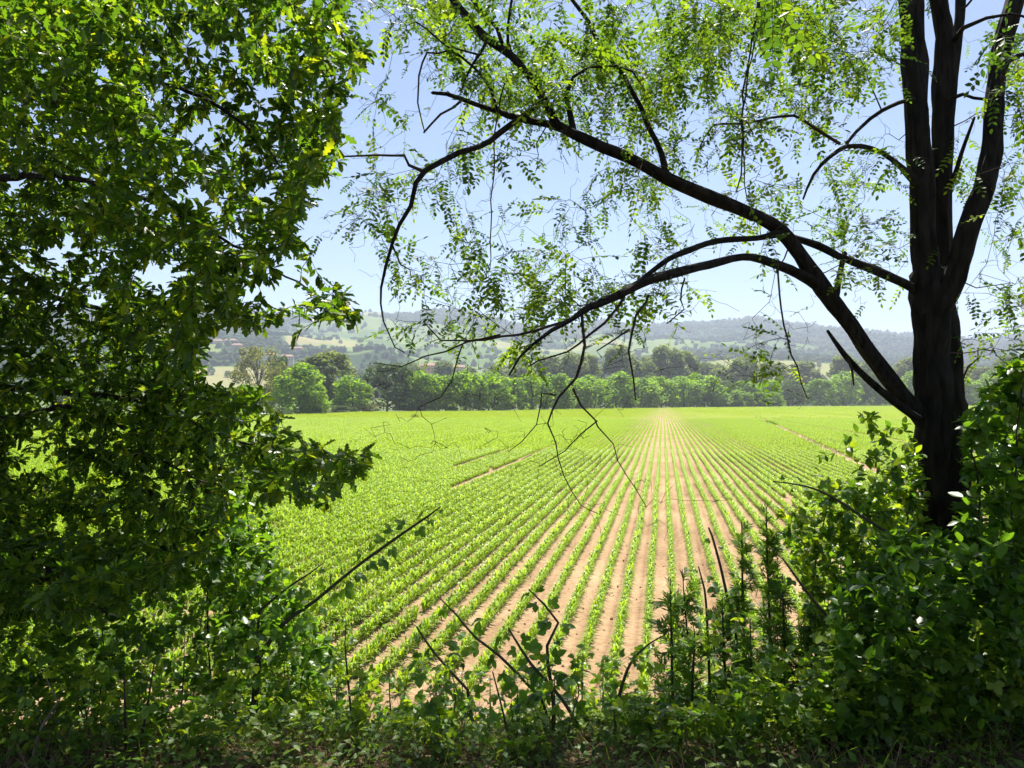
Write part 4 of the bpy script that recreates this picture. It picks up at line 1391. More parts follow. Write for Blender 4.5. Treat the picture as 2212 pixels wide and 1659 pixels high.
w *= 1 - .95 * gap(830, 150, 60, 110) - .8 * gap(1010, 400, 90, 60) - .8 * gap(1120, 470, 60, 90) - .6 * gap(1000, 200, 80, 40) - .7 * gap(1380, 560, 70, 40) - .6 * gap(1650, 330, 50, 30) - .5 * gap(800, 290, 40, 40)
w *= .35 + 1.3 * (fbm(px / 110, py / 110, 61) > .47)
dens = gap(1120, 640, 150, 80) * .7 + gap(1000, 640, 120, 60) * .5 + gap(1740, 430, 120, 70) * .8 + gap(850, 420, 90, 60) * .5 + gap(1250, 120, 160, 80) * .8 + gap(1480, 180, 160, 120) * .5
w = w * (1 + 1.3 * dens)
sel = rng.random(9000) < w * .125
px, py = px[sel], py[sel]
dep = np.where(rng.random(len(px)) < .62, rng.normal(4.75, .5, len(px)), rng.uniform(5.2, 7.4, len(px))).clip(3.1, 7.6)
T1 = at_n(px, py, dep)
q = rng.random(len(T1)) < .27
T_bare = T1[q]
T_leaf = T1[~q]
# outside the frame: the rest of the crown overhead, trimmed to let sun onto the bank
xo = np.stack([rng.uniform(-2.2, 6.5, 1500), rng.uniform(2.2, 8.5, 1500), rng.uniform(4.5, 10.5, 1500)], 1)
px, py, _ = project(xo)
e = ((xo - np.array([2.2, 5.2, 7.0])) / np.array([4.2, 3.3, 3.4])) ** 2
foot = xo[:, 1] - (xo[:, 2] - 2) * .56
sel = (e.sum(1) < 1) & ~((px > -60) & (px < 2270) & (py > -40)) & ((foot < 2.9) | (xo[:, 0] > 2.6))
xo = xo[sel][:150]
paths = grow(skP, skR, np.concatenate([T_leaf, T_bare, xo]), .16, .10, .0019)
nl_, nb_ = len(T_leaf), len(T_bare)
leafy = [p_ for p_ in paths if p_[0] < nl_]
bare_ = [p_ for p_ in paths if nl_ <= p_[0] < nl_ + nb_]
over = [p_ for p_ in paths if p_[0] >= nl_ + nb_]
# fine crooked side twigs on everything in view
side_T = []
for _, P, R in leafy + bare_:
    for _k in range(4):
        side_T.append(P[int(rng.integers(1, len(P)))] + rng.normal(0, .1, 3) + np.array([0, 0, -.04]))
n_leafy_fine = len(side_T)
for hp in hang:
    for _k in range(16):
        side_T.append(hp[int(rng.integers(1, len(hp)))] + rng.normal(0, .15, 3) + np.array([0, 0, -.07]))
nodes = np.concatenate([P for _, P, R in leafy + bare_] + hang)
fine = grow(nodes, np.full(len(nodes), .002), np.array(side_T), .2, .11, .0013, .003, .035)
obj('twigs', twig_mesh(leafy + bare_ + over + fine, base), root, kind='stuff')
D, N, S, B = tuft(leafy, 3, 5, (.15, .28), .75, .12, 1.2, 1.0, .5)
D2, N2, S2, B2 = tuft(over, 5, 8, (.2, .32), .8, .35, 1.0, 1.0, .45)
D3, N3, S3, B3 = tuft([p_ for p_ in fine if p_[0] < n_leafy_fine], 0, 1, (.10, .19), .4, .35, 1.0, 1.0, .45)
D, N, S, B = np.concatenate([D, D2, D3]), np.concatenate([N, N2, N3]), np.concatenate([S, S2, S3]), np.concatenate([B, B2, B3])
foliate(root, base, 'locust', D, N, S, B, np.clip(rng.normal(.5, .25, len(B)), 0, 1), 300)
print('locust leaves', len(B))

# a second trunk close behind it, leaning the other way
b2 = at(2075, 1250, 5.9)
b2[2] = float(bank_z(b2[0], b2[1])) - .1
root = obj('locust_tree', None, None, tuple(b2), None, 'narrow dark trunk standing close behind the forked locust, mostly hidden by it', 'tree')
tp = np.array([[b2[0], b2[1], b2[2], .16]] + [[*at(x, y, d), w / 2 / FPX * d] for x, y, w, d in [(2066, 1000, 56, 5.9), (2062, 850, 50, 5.9), (2052, 720, 42, 5.95), (2040, 600, 36, 6), (2046, 300, 30, 6.1), (2070, 60, 24, 6.2), (2090, -300, 14, 6.4)]])
c = catmull(tp, .08)
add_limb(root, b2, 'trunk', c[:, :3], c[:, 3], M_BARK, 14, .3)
xo = b2 + np.stack([rng.normal(0, 1.1, 60), rng.normal(.5, 1.1, 60), rng.uniform(3, 7.5, 60)], 1)
px, py, dd = project(xo)
xo = xo[~((px < 2060) & (px > 0) & (py > 0))]
paths = grow(c[:, :3], c[:, 3], xo, .16, .05)
obj('twigs', twig_mesh(paths, b2), root, kind='stuff')
D, N, S, B = tuft(paths, 5, 9, (.16, .26), .8, .35, 1.0, 1.0, .45)
foliate(root, b2, 'locust', D, N, S, B, np.clip(rng.normal(.5, .25, len(B)), 0, 1), 60)

# ------------------------------------------------------------------ the oak that fills the left of the view
base = np.array([-5.6, 6.0, 0])
base[2] = float(bank_z(base[0], base[1])) - .15
oak_root = root = obj('oak_tree', None, None, tuple(base), None, 'dense oak with lobed dark green leaves, its boughs reaching to the middle of the sky', 'tree')
tp = np.array([[*base, .34], [-5.55, 6.0, base[2] + .6, .26], [-5.5, 5.95, 3.0, .23], [-5.4, 5.9, 5.0, .19], [-5.5, 5.7, 7.2, .13], [-5.3, 5.6, 9.6, .05]])
c = catmull(tp, .08)
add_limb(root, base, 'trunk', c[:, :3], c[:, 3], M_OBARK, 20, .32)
oP, oR = [c[:, :3]], [c[:, 3]]


def trunk_at(z):
    q = int(np.argmin(np.abs(c[:, 2] - z)))
    return c[q, :3]


OAK_LIMBS = [
    (4.2, [(-60, 70, 26, 5.3), (120, 84, 18, 4.9), (194, 97, 15, 4.7), (260, 132, 13, 4.6), (326, 180, 12, 4.5), (451, 212, 10, 4.35), (521, 264, 8, 4.25), (590, 312, 7, 4.15), (614, 382, 5, 4.1), (650, 440, 3, 4.05)]),
    (5.0, [(-100, 30, 24, 5.0), (60, 50, 16, 4.6), (146, 38, 13, 4.5), (236, 20, 11, 4.4), (380, -30, 8, 4.3), (560, 10, 6, 4.2), (690, 60, 4, 4.1)]),
    (3.6, [(-150, 420, 26, 5.0), (50, 380, 18, 4.6), (220, 400, 13, 4.4), (400, 470, 10, 4.2), (520, 540, 7, 4.05), (640, 610, 5, 3.95), (720, 660, 3, 3.9)]),
    (3.0, [(-200, 830, 26, 5.2), (0, 836, 18, 4.8), (121, 846, 16, 4.6), (243, 858, 14, 4.45), (347, 878, 12, 4.3), (434, 924, 9, 4.15), (486, 941, 8, 4.1), (580, 970, 5, 4.0), (690, 985, 3.4, 3.95), (780, 985, 2, 3.9)]),
    (2.9, [(-120, 900, 18, 4.9), (40, 900, 13, 4.5), (170, 880, 10, 4.3), (278, 930, 9, 4.2), (360, 1000, 7, 4.1), (450, 1050, 5, 4.0), (560, 1060, 3, 3.95)]),
    (2.6, [(-60, 1080, 20, 4.6), (20, 1120, 15, 4.3), (80, 1220, 12, 4.2), (150, 1300, 9, 4.1), (250, 1330, 6, 4.0)]),
    (2.8, [(-60, 1150, 16, 4.2), (60, 1215, 12, 4.0), (130, 1250, 10, 3.9), (240, 1290, 6, 3.8)]),
    (3.3, [(-100, 620, 22, 5.6), (100, 640, 15, 5.4), (300, 690, 10, 5.2), (420, 720, 7, 5.1), (520, 690, 4, 5.0)]),
    (5.6, [(-200, -200, 24, 4.6), (60, -160, 17, 4.2), (320, -140, 12, 4.0), (560, -100, 8, 3.8), (700, -60, 5, 3.7)]),
    (6.6, [(-300, -500, 22, 5.6), (100, -460, 14, 5.8), (400, -420, 9, 6.0)]),
]
for z0, pts in OAK_LIMBS:
    lp, lr_ = limb_points(pts)
    t0 = trunk_at(z0)
    full = catmull(np.vstack([[*t0, lr_[0] * 1.3], np.hstack([lp, lr_[:, None]])[::6], [*lp[-1], lr_[-1]]]), .08)
    full[:, :3] += rng.normal(0, .004, (len(full), 3))
    add_limb(root, base, 'limb', full[:, :3], np.maximum(full[:, 3], .002), M_OBARK, 10, .25)
    oP.append(full[:, :3]); oR.append(np.maximum(full[:, 3], .002))
oP, oR = np.concatenate(oP), np.concatenate(oR)
OAK = [(-400, -30), (742, -30), (735, 20), (770, 70), (802, 112), (790, 165), (752, 215), (728, 285), (748, 335), (705, 395), (650, 462), (635, 500), (690, 560), (735, 620), (800, 676), (768, 712), (700, 690), (640, 728), (596, 688), (560, 722), (500, 690), (462, 706), (436, 772), (408, 806), (460, 838), (560, 850), (612, 872), (592, 930), (680, 948), (722, 985), (812, 966), (792, 1010), (700, 1092), (610, 1058), (566, 1095), (530, 1040), (480, 1120), (440, 1200), (330, 1280), (200, 1330), (-400, 1330)]
HOLES = [(345, 590, 60, 35), (640, 585, 60, 45), (560, 640, 60, 30), (570, 760, 90, 50), (30, 400, 25, 20), (225, 165, 28, 20)]
nT = 52000
px, py = rng.uniform(-380, 820, nT), rng.uniform(-30, 1330, nT)
dep = rng.uniform(2.9, 7.0, nT)
ok = inside(px, py, OAK)
for hx, hy, rx, ry in HOLES:
    ok &= ((px - hx) / rx) ** 2 + ((py - hy) / ry) ** 2 > 1
# thinner towards the outline: only the nearer boughs reach that far
ok &= dep < np.interp(px, [0, 450, 820], [7.0, 5.6, 4.5])
pw = at_n(px, py, dep)
ok &= pw[:, 2] > bank_z(pw[:, 0], pw[:, 1]) + .25
ok &= vnoise3(pw, 1.7, 5) > .36
ok &= rng.random(nT) < .25 * np.interp(px, [-380, 0, 350, 820], [.6, 1.05, .95, .8])
ok &= rng.random(nT) < np.interp(px, [-380, 0, 600, 820], [.35, 1, .95, .8])
Tin = pw[ok]
xo = np.stack([rng.uniform(-11, 0.5, 5000), rng.uniform(1.2, 9.5, 5000), rng.uniform(2.5, 11, 5000)], 1)
px, py, dd = project(xo)
e = ((xo - np.array([-5.2, 5.4, 6.4])) / np.array([4.9, 4.0, 4.6])) ** 2
xo = xo[(e.sum(1) < 1) & (e.sum(1) > .12) & ~((px > -300) & (px < 2300) & (py > -40) & (dd > 0))][:330]
paths = grow(oP, oR, np.concatenate([Tin, xo]), .12, .04, .0019, .009)
nin = len(Tin)
inn, outr = [p_ for p_ in paths if p_[0] < nin], [p_ for p_ in paths if p_[0] >= nin]
obj('twigs', twig_mesh(paths, base), root, kind='stuff')
D, N, S, B = tuft(inn, 9, 13, (.048, .082), .85, .3, .9, 1.0, .7)
D2, N2, S2, B2 = tuft(outr, 12, 18, (.10, .14), .7, .3, 1.0, .95, .7)
D, N, S, B = np.concatenate([D, D2]), np.concatenate([N, N2]), np.concatenate([S, S2]), np.concatenate([B, B2])
px, py, dd = project(B)
okk = ~((px > 0) & (px < 2212) & (py > 0) & (py < 1659) & (dd < 2.4))
D, N, S, B = D[okk], N[okk], S[okk], B[okk]
lvs = np.clip(rng.beta(2, 2.8, len(B)) + .3 * (rng.random(len(B)) < .08), 0, 1)
_px, _py, dd = project(B)
nearl = (dd < 3.75) & (_px > -80) & (_py > -60) & (dd > 0)
foliate(root, base, 'oak', D[nearl], N[nearl], S[nearl], B[nearl], lvs[nearl], 300)
foliate(root, base, 'oak_inner', D[~nearl], N[~nearl], S[~nearl], B[~nearl], lvs[~nearl], 0)
print('oak targets', nin, 'leaves', len(B))

# ------------------------------------------------------------------ scrub on the bank
def scrub(name, label, cat, group, poly, depth, n, kind, size, n_parts=300, n_root=5, per=(6, 10), hole=.42, cane=True, lvm=.5, floor=.04, top_line=None):
    """a bush whose twigs fill a part of the bank"""
    xs_, ys_ = [p_[0] for p_ in poly], [p_[1] for p_ in poly]
    px, py = rng.uniform(min(xs_), max(xs_), n * 12), rng.uniform(min(ys_), max(ys_), n * 12)
    dd = rng.uniform(depth[0], depth[1], n * 12)
    W = at_n(px, py, dd)
    top = np.interp(px, *zip(*sorted(top_line))) if top_line else np.full(len(px), -1e4)
    ok = inside(px, py, poly) & (rng.random(len(px)) < np.clip((py - top) / 150, .07, 1)) & (W[:, 2] > bank_z(W[:, 0], W[:, 1]) + floor) & (W[:, 2] < bank_z(W[:, 0], W[:, 1]) + 3.6) & (vnoise3(W, 3.0, 9) > hole)
    W = W[ok][:n]
    if len(W) < 8:
        return None
    cx, cy_ = W[:, 0].mean(), W[:, 1].mean()
    b = np.array([cx, cy_, float(bank_z(cx, cy_))])
    root = obj(name, None, None, tuple(b), None, label, cat, group)
    gp, gr = [], []
    for q in range(n_root):
        t = W[int(rng.integers(0, len(W)))]
        f = t + np.array([rng.normal(0, .12), rng.normal(.1, .12), 0])
        f[2] = float(bank_z(f[0], f[1])) - .03
        t = t + np.array([0, 0, .05])
        mid = f * .45 + t * .55 + np.array([rng.normal(0, .06), rng.normal(0, .06), .12 * (t[2] - f[2])])
        P = catmull(np.vstack([f, mid, t]), .06)
        P = P + rng.normal(0, .004, P.shape)
        R = np.linspace(.0052, .0018, len(P)) * (1 + .5 * (t[2] - f[2]))
        add_limb(root, b, 'cane', P, R, M_CANE if cane else M_TWIG, 6, .2)
        gp.append(P); gr.append(R)
    paths = grow(np.concatenate(gp), np.concatenate(gr), W, .15, .05, .0011, .005)
    obj('twigs', twig_mesh(paths, b, 'twigs', M_CANE if cane else M_TWIG, 3), root, kind='stuff')
    D, N, S, B = tuft(paths, per[0], per[1], size, .9, .05, 1.25, 1.0, .3)
    ok = B[:, 2] > bank_z(B[:, 0], B[:, 1]) + .02
    D, N, S, B = D[ok], N[ok], S[ok], B[ok]
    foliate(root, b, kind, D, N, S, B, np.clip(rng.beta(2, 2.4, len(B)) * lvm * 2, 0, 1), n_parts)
    return root


GB = 'brambles along the bank'
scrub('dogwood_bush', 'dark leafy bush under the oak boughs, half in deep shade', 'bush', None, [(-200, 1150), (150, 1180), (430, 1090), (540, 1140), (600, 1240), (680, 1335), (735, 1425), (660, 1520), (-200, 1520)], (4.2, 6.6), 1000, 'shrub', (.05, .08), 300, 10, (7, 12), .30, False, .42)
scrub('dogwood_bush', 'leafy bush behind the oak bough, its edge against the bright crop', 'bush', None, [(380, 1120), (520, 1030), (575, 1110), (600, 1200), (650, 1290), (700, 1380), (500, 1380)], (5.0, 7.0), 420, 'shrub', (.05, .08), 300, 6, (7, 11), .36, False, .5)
segs = [
    (-160, 330, 1430, 250, .36, 'bramble clump in the shadowed corner under the oak'),
    (320, 660, 1420, 240, .36, 'bramble clump before the dark leafy bush under the oak'),
    (640, 920, 1415, 180, .40, 'bramble clump below the long slanting bramble shoot'),
    (900, 1140, 1450, 130, .44, 'bramble clump at the foot of the crossing bramble shoots'),
    (1120, 1360, 1470, 130, .44, 'bramble clump before the broadest bare soil strips'),
    (1340, 1580, 1430, 170, .40, 'bramble clump at the foot of the shortest mugworts'),
    (1560, 1800, 1380, 230, .36, 'bramble clump at the foot of the tallest mugworts'),
    (1780, 2040, 1330, 260, .36, 'bramble clump below the round-leaved bush beside the locust trunk'),
    (2020, 2400, 1300, 260, .36, 'bramble clump under the shaded thicket past the locust trunk'),
]
for x0, x1, ty, n, hole, lab in segs:
    xm = [x0 - 30, x0 * .66 + x1 * .34, x0 * .4 + x1 * .6, x1 + 30]
    tl = [(a_, ty + (70 if 500 < x0 < 1500 else 35) - 25 + rng.uniform(-40, 40)) for a_ in xm]
    poly = [(a_, b_ - 75) for a_, b_ in tl] + [(x1 + 40, 1710), (x0 - 40, 1710)]
    scrub('bramble_bush', lab, 'bramble', GB, poly, (3.3, 5.9), int(n * (3.1 if 600 < x0 < 1500 else 2.5)), 'bramble', (.045, .095), 260, 26, (3, 6), hole - .08, True, .74, .04, tl)
RS = 'bushes round the locust trunk'
scrub('hazel_bush', 'round-leaved green bush leaning out from the locust trunk over the crop', 'bush', RS, [(1660, 1110), (1740, 1040), (1800, 930), (1850, 900), (1930, 880), (1990, 900), (2010, 1110), (2010, 1400), (1730, 1400), (1735, 1250), (1690, 1180)], (4.1, 5.8), 800, 'shrub', (.04, .07), 300, 12, (7, 11), .30, False, .72, .04, [(1660, 1090), (1760, 1030), (1850, 985), (1930, 920), (2000, 890)])
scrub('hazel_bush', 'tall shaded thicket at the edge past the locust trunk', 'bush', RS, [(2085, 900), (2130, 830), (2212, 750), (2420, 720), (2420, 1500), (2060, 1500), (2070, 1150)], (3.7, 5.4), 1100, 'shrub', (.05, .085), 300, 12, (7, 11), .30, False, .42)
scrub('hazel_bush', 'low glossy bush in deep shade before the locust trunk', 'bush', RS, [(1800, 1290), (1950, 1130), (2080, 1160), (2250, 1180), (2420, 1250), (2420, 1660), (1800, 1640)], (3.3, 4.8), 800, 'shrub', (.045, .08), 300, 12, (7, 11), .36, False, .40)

scrub('hazel_bush', 'green bush filling the gap behind the locust trunk', 'bush', RS, [(2040, 920), (2120, 850), (2240, 800), (2400, 820), (2400, 1300), (2040, 1300)], (5.8, 7.6), 520, 'shrub', (.06, .09), 300, 9, (7, 11), .3, False, .6)


# single bramble shoots that stand out against the crop
def shoot(label, pts, d, leaf=(.10, .155), step=.045, kind='bramble', name='bramble_shoot', cat='bramble shoot', group='bramble shoots rising over the crop', up_only=.25):
    lp, lr_ = limb_points([(x, y, w, d) for x, y, w in pts])
    f = lp[0].copy()
    gz = float(bank_z(f[0], f[1]))
    if f[2] > gz:
        f2 = np.array([f[0] + (lp[0] - lp[3])[0] * .4, f[1] + .02, gz - .03])
        lp = np.vstack([f2, (f2 + f) / 2 + rng.normal(0, .01, 3), lp])
        lr_ = np.concatenate([[lr_[0] * 1.1, lr_[0] * 1.05], lr_])
    b = lp[0].copy()
    root = obj(name, None, None, tuple(b), None, label, cat, group)
    add_limb(root, b, 'cane', lp, lr_, M_CANE, 6, .15)
    # thorns
    g = Geo()
    seg = np.concatenate([[0], np.cumsum(np.linalg.norm(np.diff(lp, axis=0), axis=1))])
    ts = np.arange(.05, seg[-1], .03)
    for t in ts:
        p0 = np.array([np.interp(t, seg, lp[:, k]) for k in range(3)])
        dr = unit(rng.normal(size=3))
        r0 = float(np.interp(t, seg, lr_))
        g.add(*tube(np.array([p0 + dr * r0 * .6, p0 + dr * (r0 + .004), p0 + dr * (r0 + .007)]), np.array([.0014, .0008, .0003]), 3))
    obj('thorns', g.mesh('thorns', M_CANE, b), root, kind='stuff')
    ts = np.arange(seg[-1] * up_only, seg[-1], step)
    Q = np.array([[np.interp(t, seg, lp[:, k]) for k in range(3)] for t in ts])
    T = unit(np.array([[np.interp(min(t + .03, seg[-1]), seg, lp[:, k]) - np.interp(t - .03, seg, lp[:, k]) for k in range(3)] for t in ts]))
    sd = unit(np.cross(T, np.array([0, 1.0, .2]))) * np.where(np.arange(len(ts)) % 2, 1, -1)[:, None]
    D = unit(sd + .35 * T + .45 * rnd_dir(len(ts)) + np.array([0, 0, -.1]))
    N = unit(np.array([0, -.35, 1.0]) + .5 * rnd_dir(len(ts)))
    S = rng.uniform(leaf[0], leaf[1], len(ts)) * np.interp(ts / seg[-1], [0, .75, 1], [1, .9, .45])
    foliate(root, b, kind, D, N, S, Q, np.clip(rng.normal(.35, .15, len(ts)), 0, 1), 300)


shoot('long thorny bramble shoot slanting up over the lush side of the crop', [(560, 1420, 11), (610, 1350, 10), (680, 1298, 9), (760, 1232, 8), (850, 1166, 7), (925, 1115, 5), (952, 1094, 3)], 4.3)
shoot('dark bramble shoot crossing from the bank towards the lush rows, longest of the middle ones', [(1300, 1650, 9), (1282, 1625, 9), (1216, 1513, 8), (1147, 1434, 7), (1098, 1357, 4)], 3.7, (.09, .13))
shoot('slanting bramble shoot with paired leaves in the middle of the view', [(1170, 1510, 7), (1140, 1479, 7), (1078, 1416, 7), (1025, 1375, 6), (984, 1326, 5), (946, 1288, 3)], 3.9, (.10, .15))
shoot('short bare-tipped bramble shoot beside the slanting one', [(1010, 1490, 7), (987, 1465, 7), (935, 1406, 6), (900, 1354, 4)], 4.0, (.08, .12))
shoot('leafy upright bramble shoot before the first bare soil strip', [(1196, 1530, 8), (1189, 1468, 8), (1182, 1395, 7), (1206, 1345, 6), (1175, 1305, 5), (1143, 1274, 3)], 3.8, (.11, .16), .05)
shoot('arched dark stem bending towards the mugworts', [(1318, 1660, 9), (1321, 1635, 9), (1334, 1517, 8), (1369, 1420, 6), (1428, 1375, 3)], 3.7, (.05, .08), .2)
shoot('thin straight stem in the middle of the bramble clumps', [(1106, 1650, 6), (1100, 1610, 6), (1088, 1545, 5), (1064, 1451, 3)], 3.8, (.05, .08), .2)
shoot('dark stiff bramble stem with a tufted tip among the mugworts', [(1590, 1370, 8), (1574, 1302, 7), (1556, 1222, 6), (1538, 1157, 5), (1531, 1140, 4)], 4.3, (.09, .13), .07)
shoot('shorter dark bramble stem beside the tuft-tipped one', [(1530, 1400, 7), (1527, 1330, 6), (1522, 1273, 5), (1509, 1224, 3)], 4.3, (.09, .13), .06)
shoot('long bramble shoot reaching out from the locust trunk over the rows', [(2000, 1190, 8), (1900, 1140, 7), (1800, 1075, 6), (1740, 1050, 4), (1670, 1040, 2.5)], 4.0, (.08, .12), .06)
shoot('bramble shoot slanting out of the round-leaved bush', [(1830, 1380, 8), (1760, 1300, 7), (1715, 1240, 5), (1690, 1205, 3)], 3.9, (.08, .12), .08)
shoot('slender upright bramble shoot in the brambles under the oak', [(760, 1560, 6), (752, 1470, 5), (745, 1390, 3), (748, 1340, 2)], 3.9, (.07, .1), .1)
shoot('slim shoot at the edge of the dark leafy bush', [(560, 1320, 6), (620, 1270, 5), (670, 1238, 4), (700, 1215, 2)], 4.4, (.08, .12), .06)


# mugworts
def mugwort(label, px, top, bot, d, lean=0.0, w=7):
    lp, lr_ = limb_points([(px + lean * 1.4, bot, w, d), (px + lean, (2 * bot + top) / 3, w * .9, d), (px + lean * .4, (bot + 2 * top) / 3, w * .7, d), (px, top, w * .3, d)])
    gz = float(bank_z(lp[0][0], lp[0][1]))
    f = np.array([lp[0][0], lp[0][1], min(gz, lp[0][2]) - .02])
    lp = np.vstack([f, lp])
    lr_ = np.concatenate([[lr_[0]], lr_])
    b = f.copy()
    root = obj('mugwort_plant', None, None, tuple(b), None, label, 'weed plant', 'mugworts on the bank')
    add_limb(root, b, 'stem', lp, lr_, M_CANE, 6, .1)
    seg = np.concatenate([[0], np.cumsum(np.linalg.norm(np.diff(lp, axis=0), axis=1))])
    Q, D, S = [], [], []
    g = Geo()
    for t in np.arange(seg[-1] * .12, seg[-1], .028):
        p0 = np.array([np.interp(t, seg, lp[:, k]) for k in range(3)])
        fr = t / seg[-1]
        a = rng.uniform(0, 6.28)
        o2 = np.array([math.cos(a), math.sin(a), 0])
        if fr < .86 and rng.random() < .5:          # a side shoot with its own leaves
            L = rng.uniform(.1, .32) * (1.15 - fr)
            e = p0 + o2 * L * .75 + np.array([0, 0, L * .75])
            g.add(*tube(np.array([p0, (p0 + e) / 2 + np.array([0, 0, -.01]), e]), np.array([.0018, .0014, .0008]), 3))
            for s in np.linspace(.2, 1, 9):
                q_ = p0 + (e - p0) * s
                Q.append(q_); D.append(unit(o2 * .5 + rng.normal(size=3) * .8 + np.array([0, 0, .45]))); S.append(rng.uniform(.06, .1))
        for _ in range(1 + int(rng.random() < .4)):
            Q.append(p0); D.append(unit(o2 + .4 * rng.normal(size=3) + np.array([0, 0, .2 + .8 * (fr > .85)]))); S.append(rng.uniform(.09, .16) * (1.15 - .6 * fr))
    if g.n:
        obj('side_shoots', g.mesh('side_shoots', M_CANE, b), root, kind='stuff')
    Q, D, S = np.array(Q), np.array(D), np.array(S)
    N = unit(np.array([0, 0, 1.0]) + .5 * rnd_dir(len(Q)))
    foliate(root, b, 'mugwort', D, N, S, Q, np.clip(rng.normal(.5, .2, len(Q)), 0, 1), 300)


mugwort('tallest feathery mugwort, nearest the round-leaved bush', 1655, 1096, 1480, 4.5, 8)
mugwort('tall feathery mugwort, second from the round-leaved bush', 1602, 1122, 1480, 4.4, 4)
mugwort('feathery mugwort over the bare strip, first of the mugworts from the oak side', 1448, 1250, 1480, 4.3, 3)
mugwort('slim drooping mugwort, second of the mugworts from the oak side', 1474, 1230, 1480, 4.4, 14, 5)
mugwort('bushy mugwort below the stiff bramble stem', 1560, 1290, 1500, 4.2, 5)
mugwort('bushy mugwort before the tallest one', 1690, 1240, 1500, 4.2, 5)
mugwort('low mugwort at the foot of the slim drooping one', 1500, 1360, 1530, 4.0, -4)
mugwort('low mugwort between the bramble clumps under the tallest ones', 1620, 1330, 1540, 4.0, 4)
mugwort('yellowish mugwort in the shade before the round-leaved bush', 1760, 1300, 1540, 4.1, 3)

# nettles and young shoots that stand up out of the brambles
def nettle(label, px, top, d, h_px):
    lean = rng.normal(0, 10)
    lp, lr_ = limb_points([(px + lean, top + h_px, 5, d), (px + lean * .6, top + h_px * .6, 4.4, d), (px + lean * .1, top + h_px * .25, 3.4, d), (px, top, 1.6, d)])
    f = lp[0].copy()
    f[2] = min(float(bank_z(f[0], f[1])), f[2]) - .02
    lp, lr_ = np.vstack([f, lp]), np.concatenate([[lr_[0]], lr_])
    root = obj('nettle_plant', None, None, tuple(f), None, label, 'weed plant', 'nettles and young shoots on the bank')
    add_limb(root, f, 'stem', lp, lr_, M_CANE, 6, .1)
    seg = np.concatenate([[0], np.cumsum(np.linalg.norm(np.diff(lp, axis=0), axis=1))])
    Q, D, S = [], [], []
    a = rng.uniform(0, 6.28)
    for t in np.arange(seg[-1] * .15, seg[-1], .034):
        p0 = np.array([np.interp(t, seg, lp[:, k]) for k in range(3)])
        a += 1.57 + rng.normal(0, .2)
        for sg in (0, math.pi):
            Q.append(p0); D.append(np.array([math.cos(a + sg), math.sin(a + sg), rng.uniform(-.35, .35)])); S.append(rng.uniform(.045, .075) * (1.2 - .75 * t / seg[-1]))
    Q, D, S = np.array(Q), unit(np.array(D)), np.array(S)
    foliate(root, f, 'shrub', D, unit(np.array([0, 0, 1.0]) + .35 * rnd_dir(len(Q))), S, Q, np.clip(rng.normal(.6, .2, len(Q)), 0, 1), 300)


for q, px in enumerate(np.linspace(420, 1420, 18)):
    nettle('%s upright nettle-like shoot from the oak along the middle of the bank' % ORD[q], px + rng.normal(0, 14), 1430 + rng.uniform(-40, 70), rng.uniform(3.7, 4.9), 260)

# dry stems standing in the corner under the oak
for lab, pts in (('tall dark dry stem, first from the corner under the oak', [(272, 1720, 7, 3.4), (271, 1650, 6, 3.4), (270, 1540, 5, 3.4), (268, 1455, 3, 3.4)]),
                 ('leaning dry stem crossing the tall dark one at its foot', [(284, 1720, 8, 3.4), (290, 1655, 7, 3.4), (312, 1560, 6, 3.4), (334, 1425, 3, 3.4)]),
                 ('forked brown dead stem in the corner under the oak', [(66, 1720, 8, 3.3), (74, 1620, 7, 3.3), (90, 1570, 6, 3.3), (125, 1515, 4, 3.3), (101, 1468, 2.5, 3.3)])):
    lp, lr_ = limb_points(pts)
    b = lp[0].copy()
    root = obj('dry_weed', None, None, tuple(b), None, lab, 'dry weed', 'dry stems under the oak')
    add_limb(root, b, 'stalk', lp, lr_, M_TWIG if 'dark' in lab or 'leaning' in lab else M_DEAD, 6, .2)
    for q in range(4):
        i0 = int(rng.integers(len(lp) // 3, len(lp) - 1))
        e = lp[i0] + np.array([rng.normal(0, .07), rng.normal(0, .03), rng.uniform(.04, .12)])
        add_limb(root, b, 'side_twig', np.vstack([lp[i0], (lp[i0] + e) / 2 + rng.normal(0, .008, 3), e]), np.array([.0018, .0014, .0007]), M_DEAD, 4, .1)

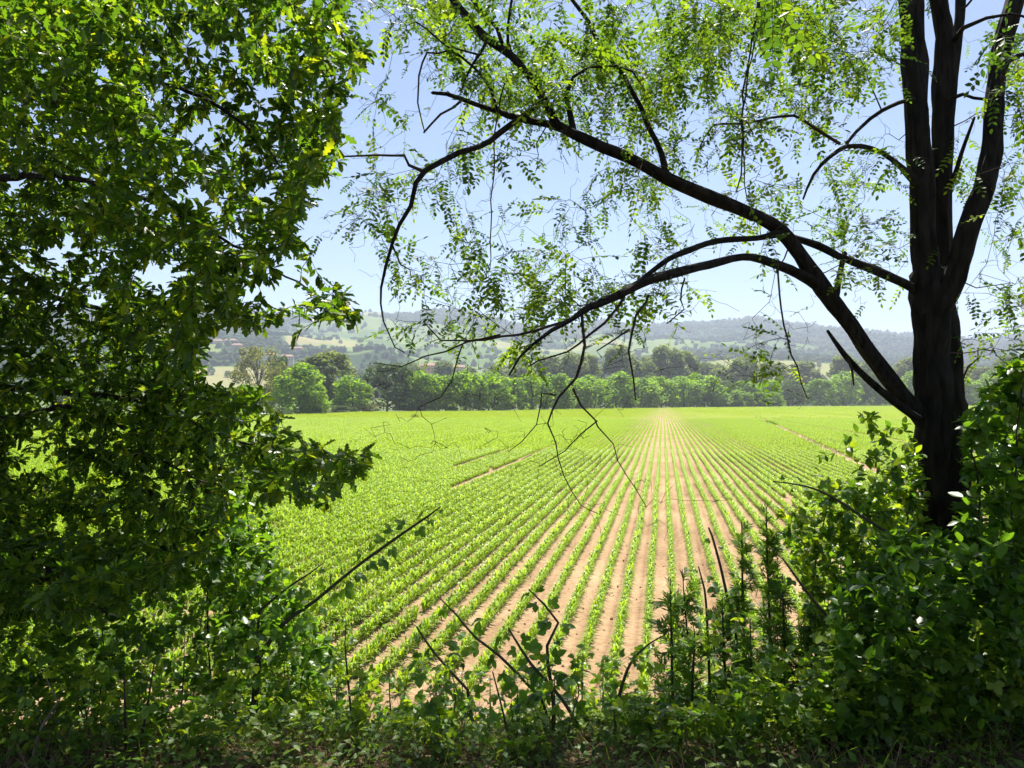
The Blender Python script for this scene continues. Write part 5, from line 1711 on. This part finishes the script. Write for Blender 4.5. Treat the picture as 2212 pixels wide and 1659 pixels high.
# grass and low weeds on the bank
ng_ = 24000
x, y = rng.uniform(-4.2, 4.2, ng_), 2.4 + 2.4 * rng.random(ng_) ** 1.5
z = bank_z(x, y)
blade = np.array([[-.008, 0, 0], [.008, 0, 0], [-.006, .45, .04], [.006, .45, .04], [-.004, .8, .16], [.004, .8, .16], [0, 1, .3]])
bF = np.array([[0, 1, 3], [0, 3, 2], [2, 3, 5], [2, 5, 4], [4, 5, 6]])
D = unit(np.stack([rng.normal(0, .8, ng_), rng.normal(0, .8, ng_), rng.uniform(.15, 1.1, ng_)], 1))
g = Geo()
stamp(g, blade * np.array([1.3, 1, 1]), bF, frames(D, rnd_dir(ng_) + np.array([0, 0, .3]), rng.uniform(.06, .21, ng_)), np.stack([x, y, z - .005], 1), np.clip(rng.beta(1.6, 2.2, ng_), 0, 1))
obj('dry_grass', g.mesh('dry_grass', M_DRY), kind='stuff', label='matted dry grass and stalks along the top of the bank', cat='grass')
ng_ = 6000
x, y = rng.uniform(-6, 6, ng_), rng.uniform(2.6, 7.4, ng_)
z = bank_z(x, y)
D = unit(np.stack([rng.normal(0, .6, ng_), rng.normal(0, .6, ng_), rng.uniform(.3, 1.2, ng_)], 1))
g = Geo()
stamp(g, blade * np.array([1.6, 1, 1]), bF, frames(D, rnd_dir(ng_), rng.uniform(.1, .28, ng_)), np.stack([x, y, z - .005], 1), rng.random(ng_) * .8)
v_, f_ = np.array([[0, 0, 0], [-.3, .4, .06], [0, 1, -.1], [.3, .4, .06]]), np.array([[0, 2, 1], [0, 3, 2]])
nw = 42000
x, y = rng.uniform(-6, 6, nw), 2.75 + 4.6 * rng.random(nw) ** 1.4
hh = rng.random(nw) ** 2 * (.06 + .3 * np.clip(fbm(x * 2, y * 2, 71) - .3, 0, 1))
stamp(g, v_, f_, frames(rnd_dir(nw) * np.array([1, 1, .35]), np.array([[0, 0, 1.0]]) + .5 * rnd_dir(nw), rng.uniform(.025, .06, nw)), np.stack([x, y, bank_z(x, y) + .02 + hh], 1), rng.random(nw))
obj('bank_weeds', g.mesh('bank_weeds', M_WEED), kind='stuff', label='low green weeds and grass covering the bank under the brambles', cat='weeds')

print('near done')

# ------------------------------------------------------------------ haze
hm, hnt, HN, HL, hout = nodes_of('haze_air')
pv_ = HN.new('ShaderNodeVolumePrincipled')
pv_.inputs['Color'].default_value = (0.69, 0.76, 0.95, 1)
pv_.inputs['Density'].default_value = 0.00022
pv_.inputs['Anisotropy'].default_value = 0.0
HL.new(pv_.outputs[0], hout.inputs['Volume'])
hg = box(Geo(), -9100, 9100, -9100, 9100, -1.6, 470)
hz = obj('haze', hg.mesh('haze', hm, smooth=False), kind='stuff', label='pale summer haze hanging over the valley', cat='haze')
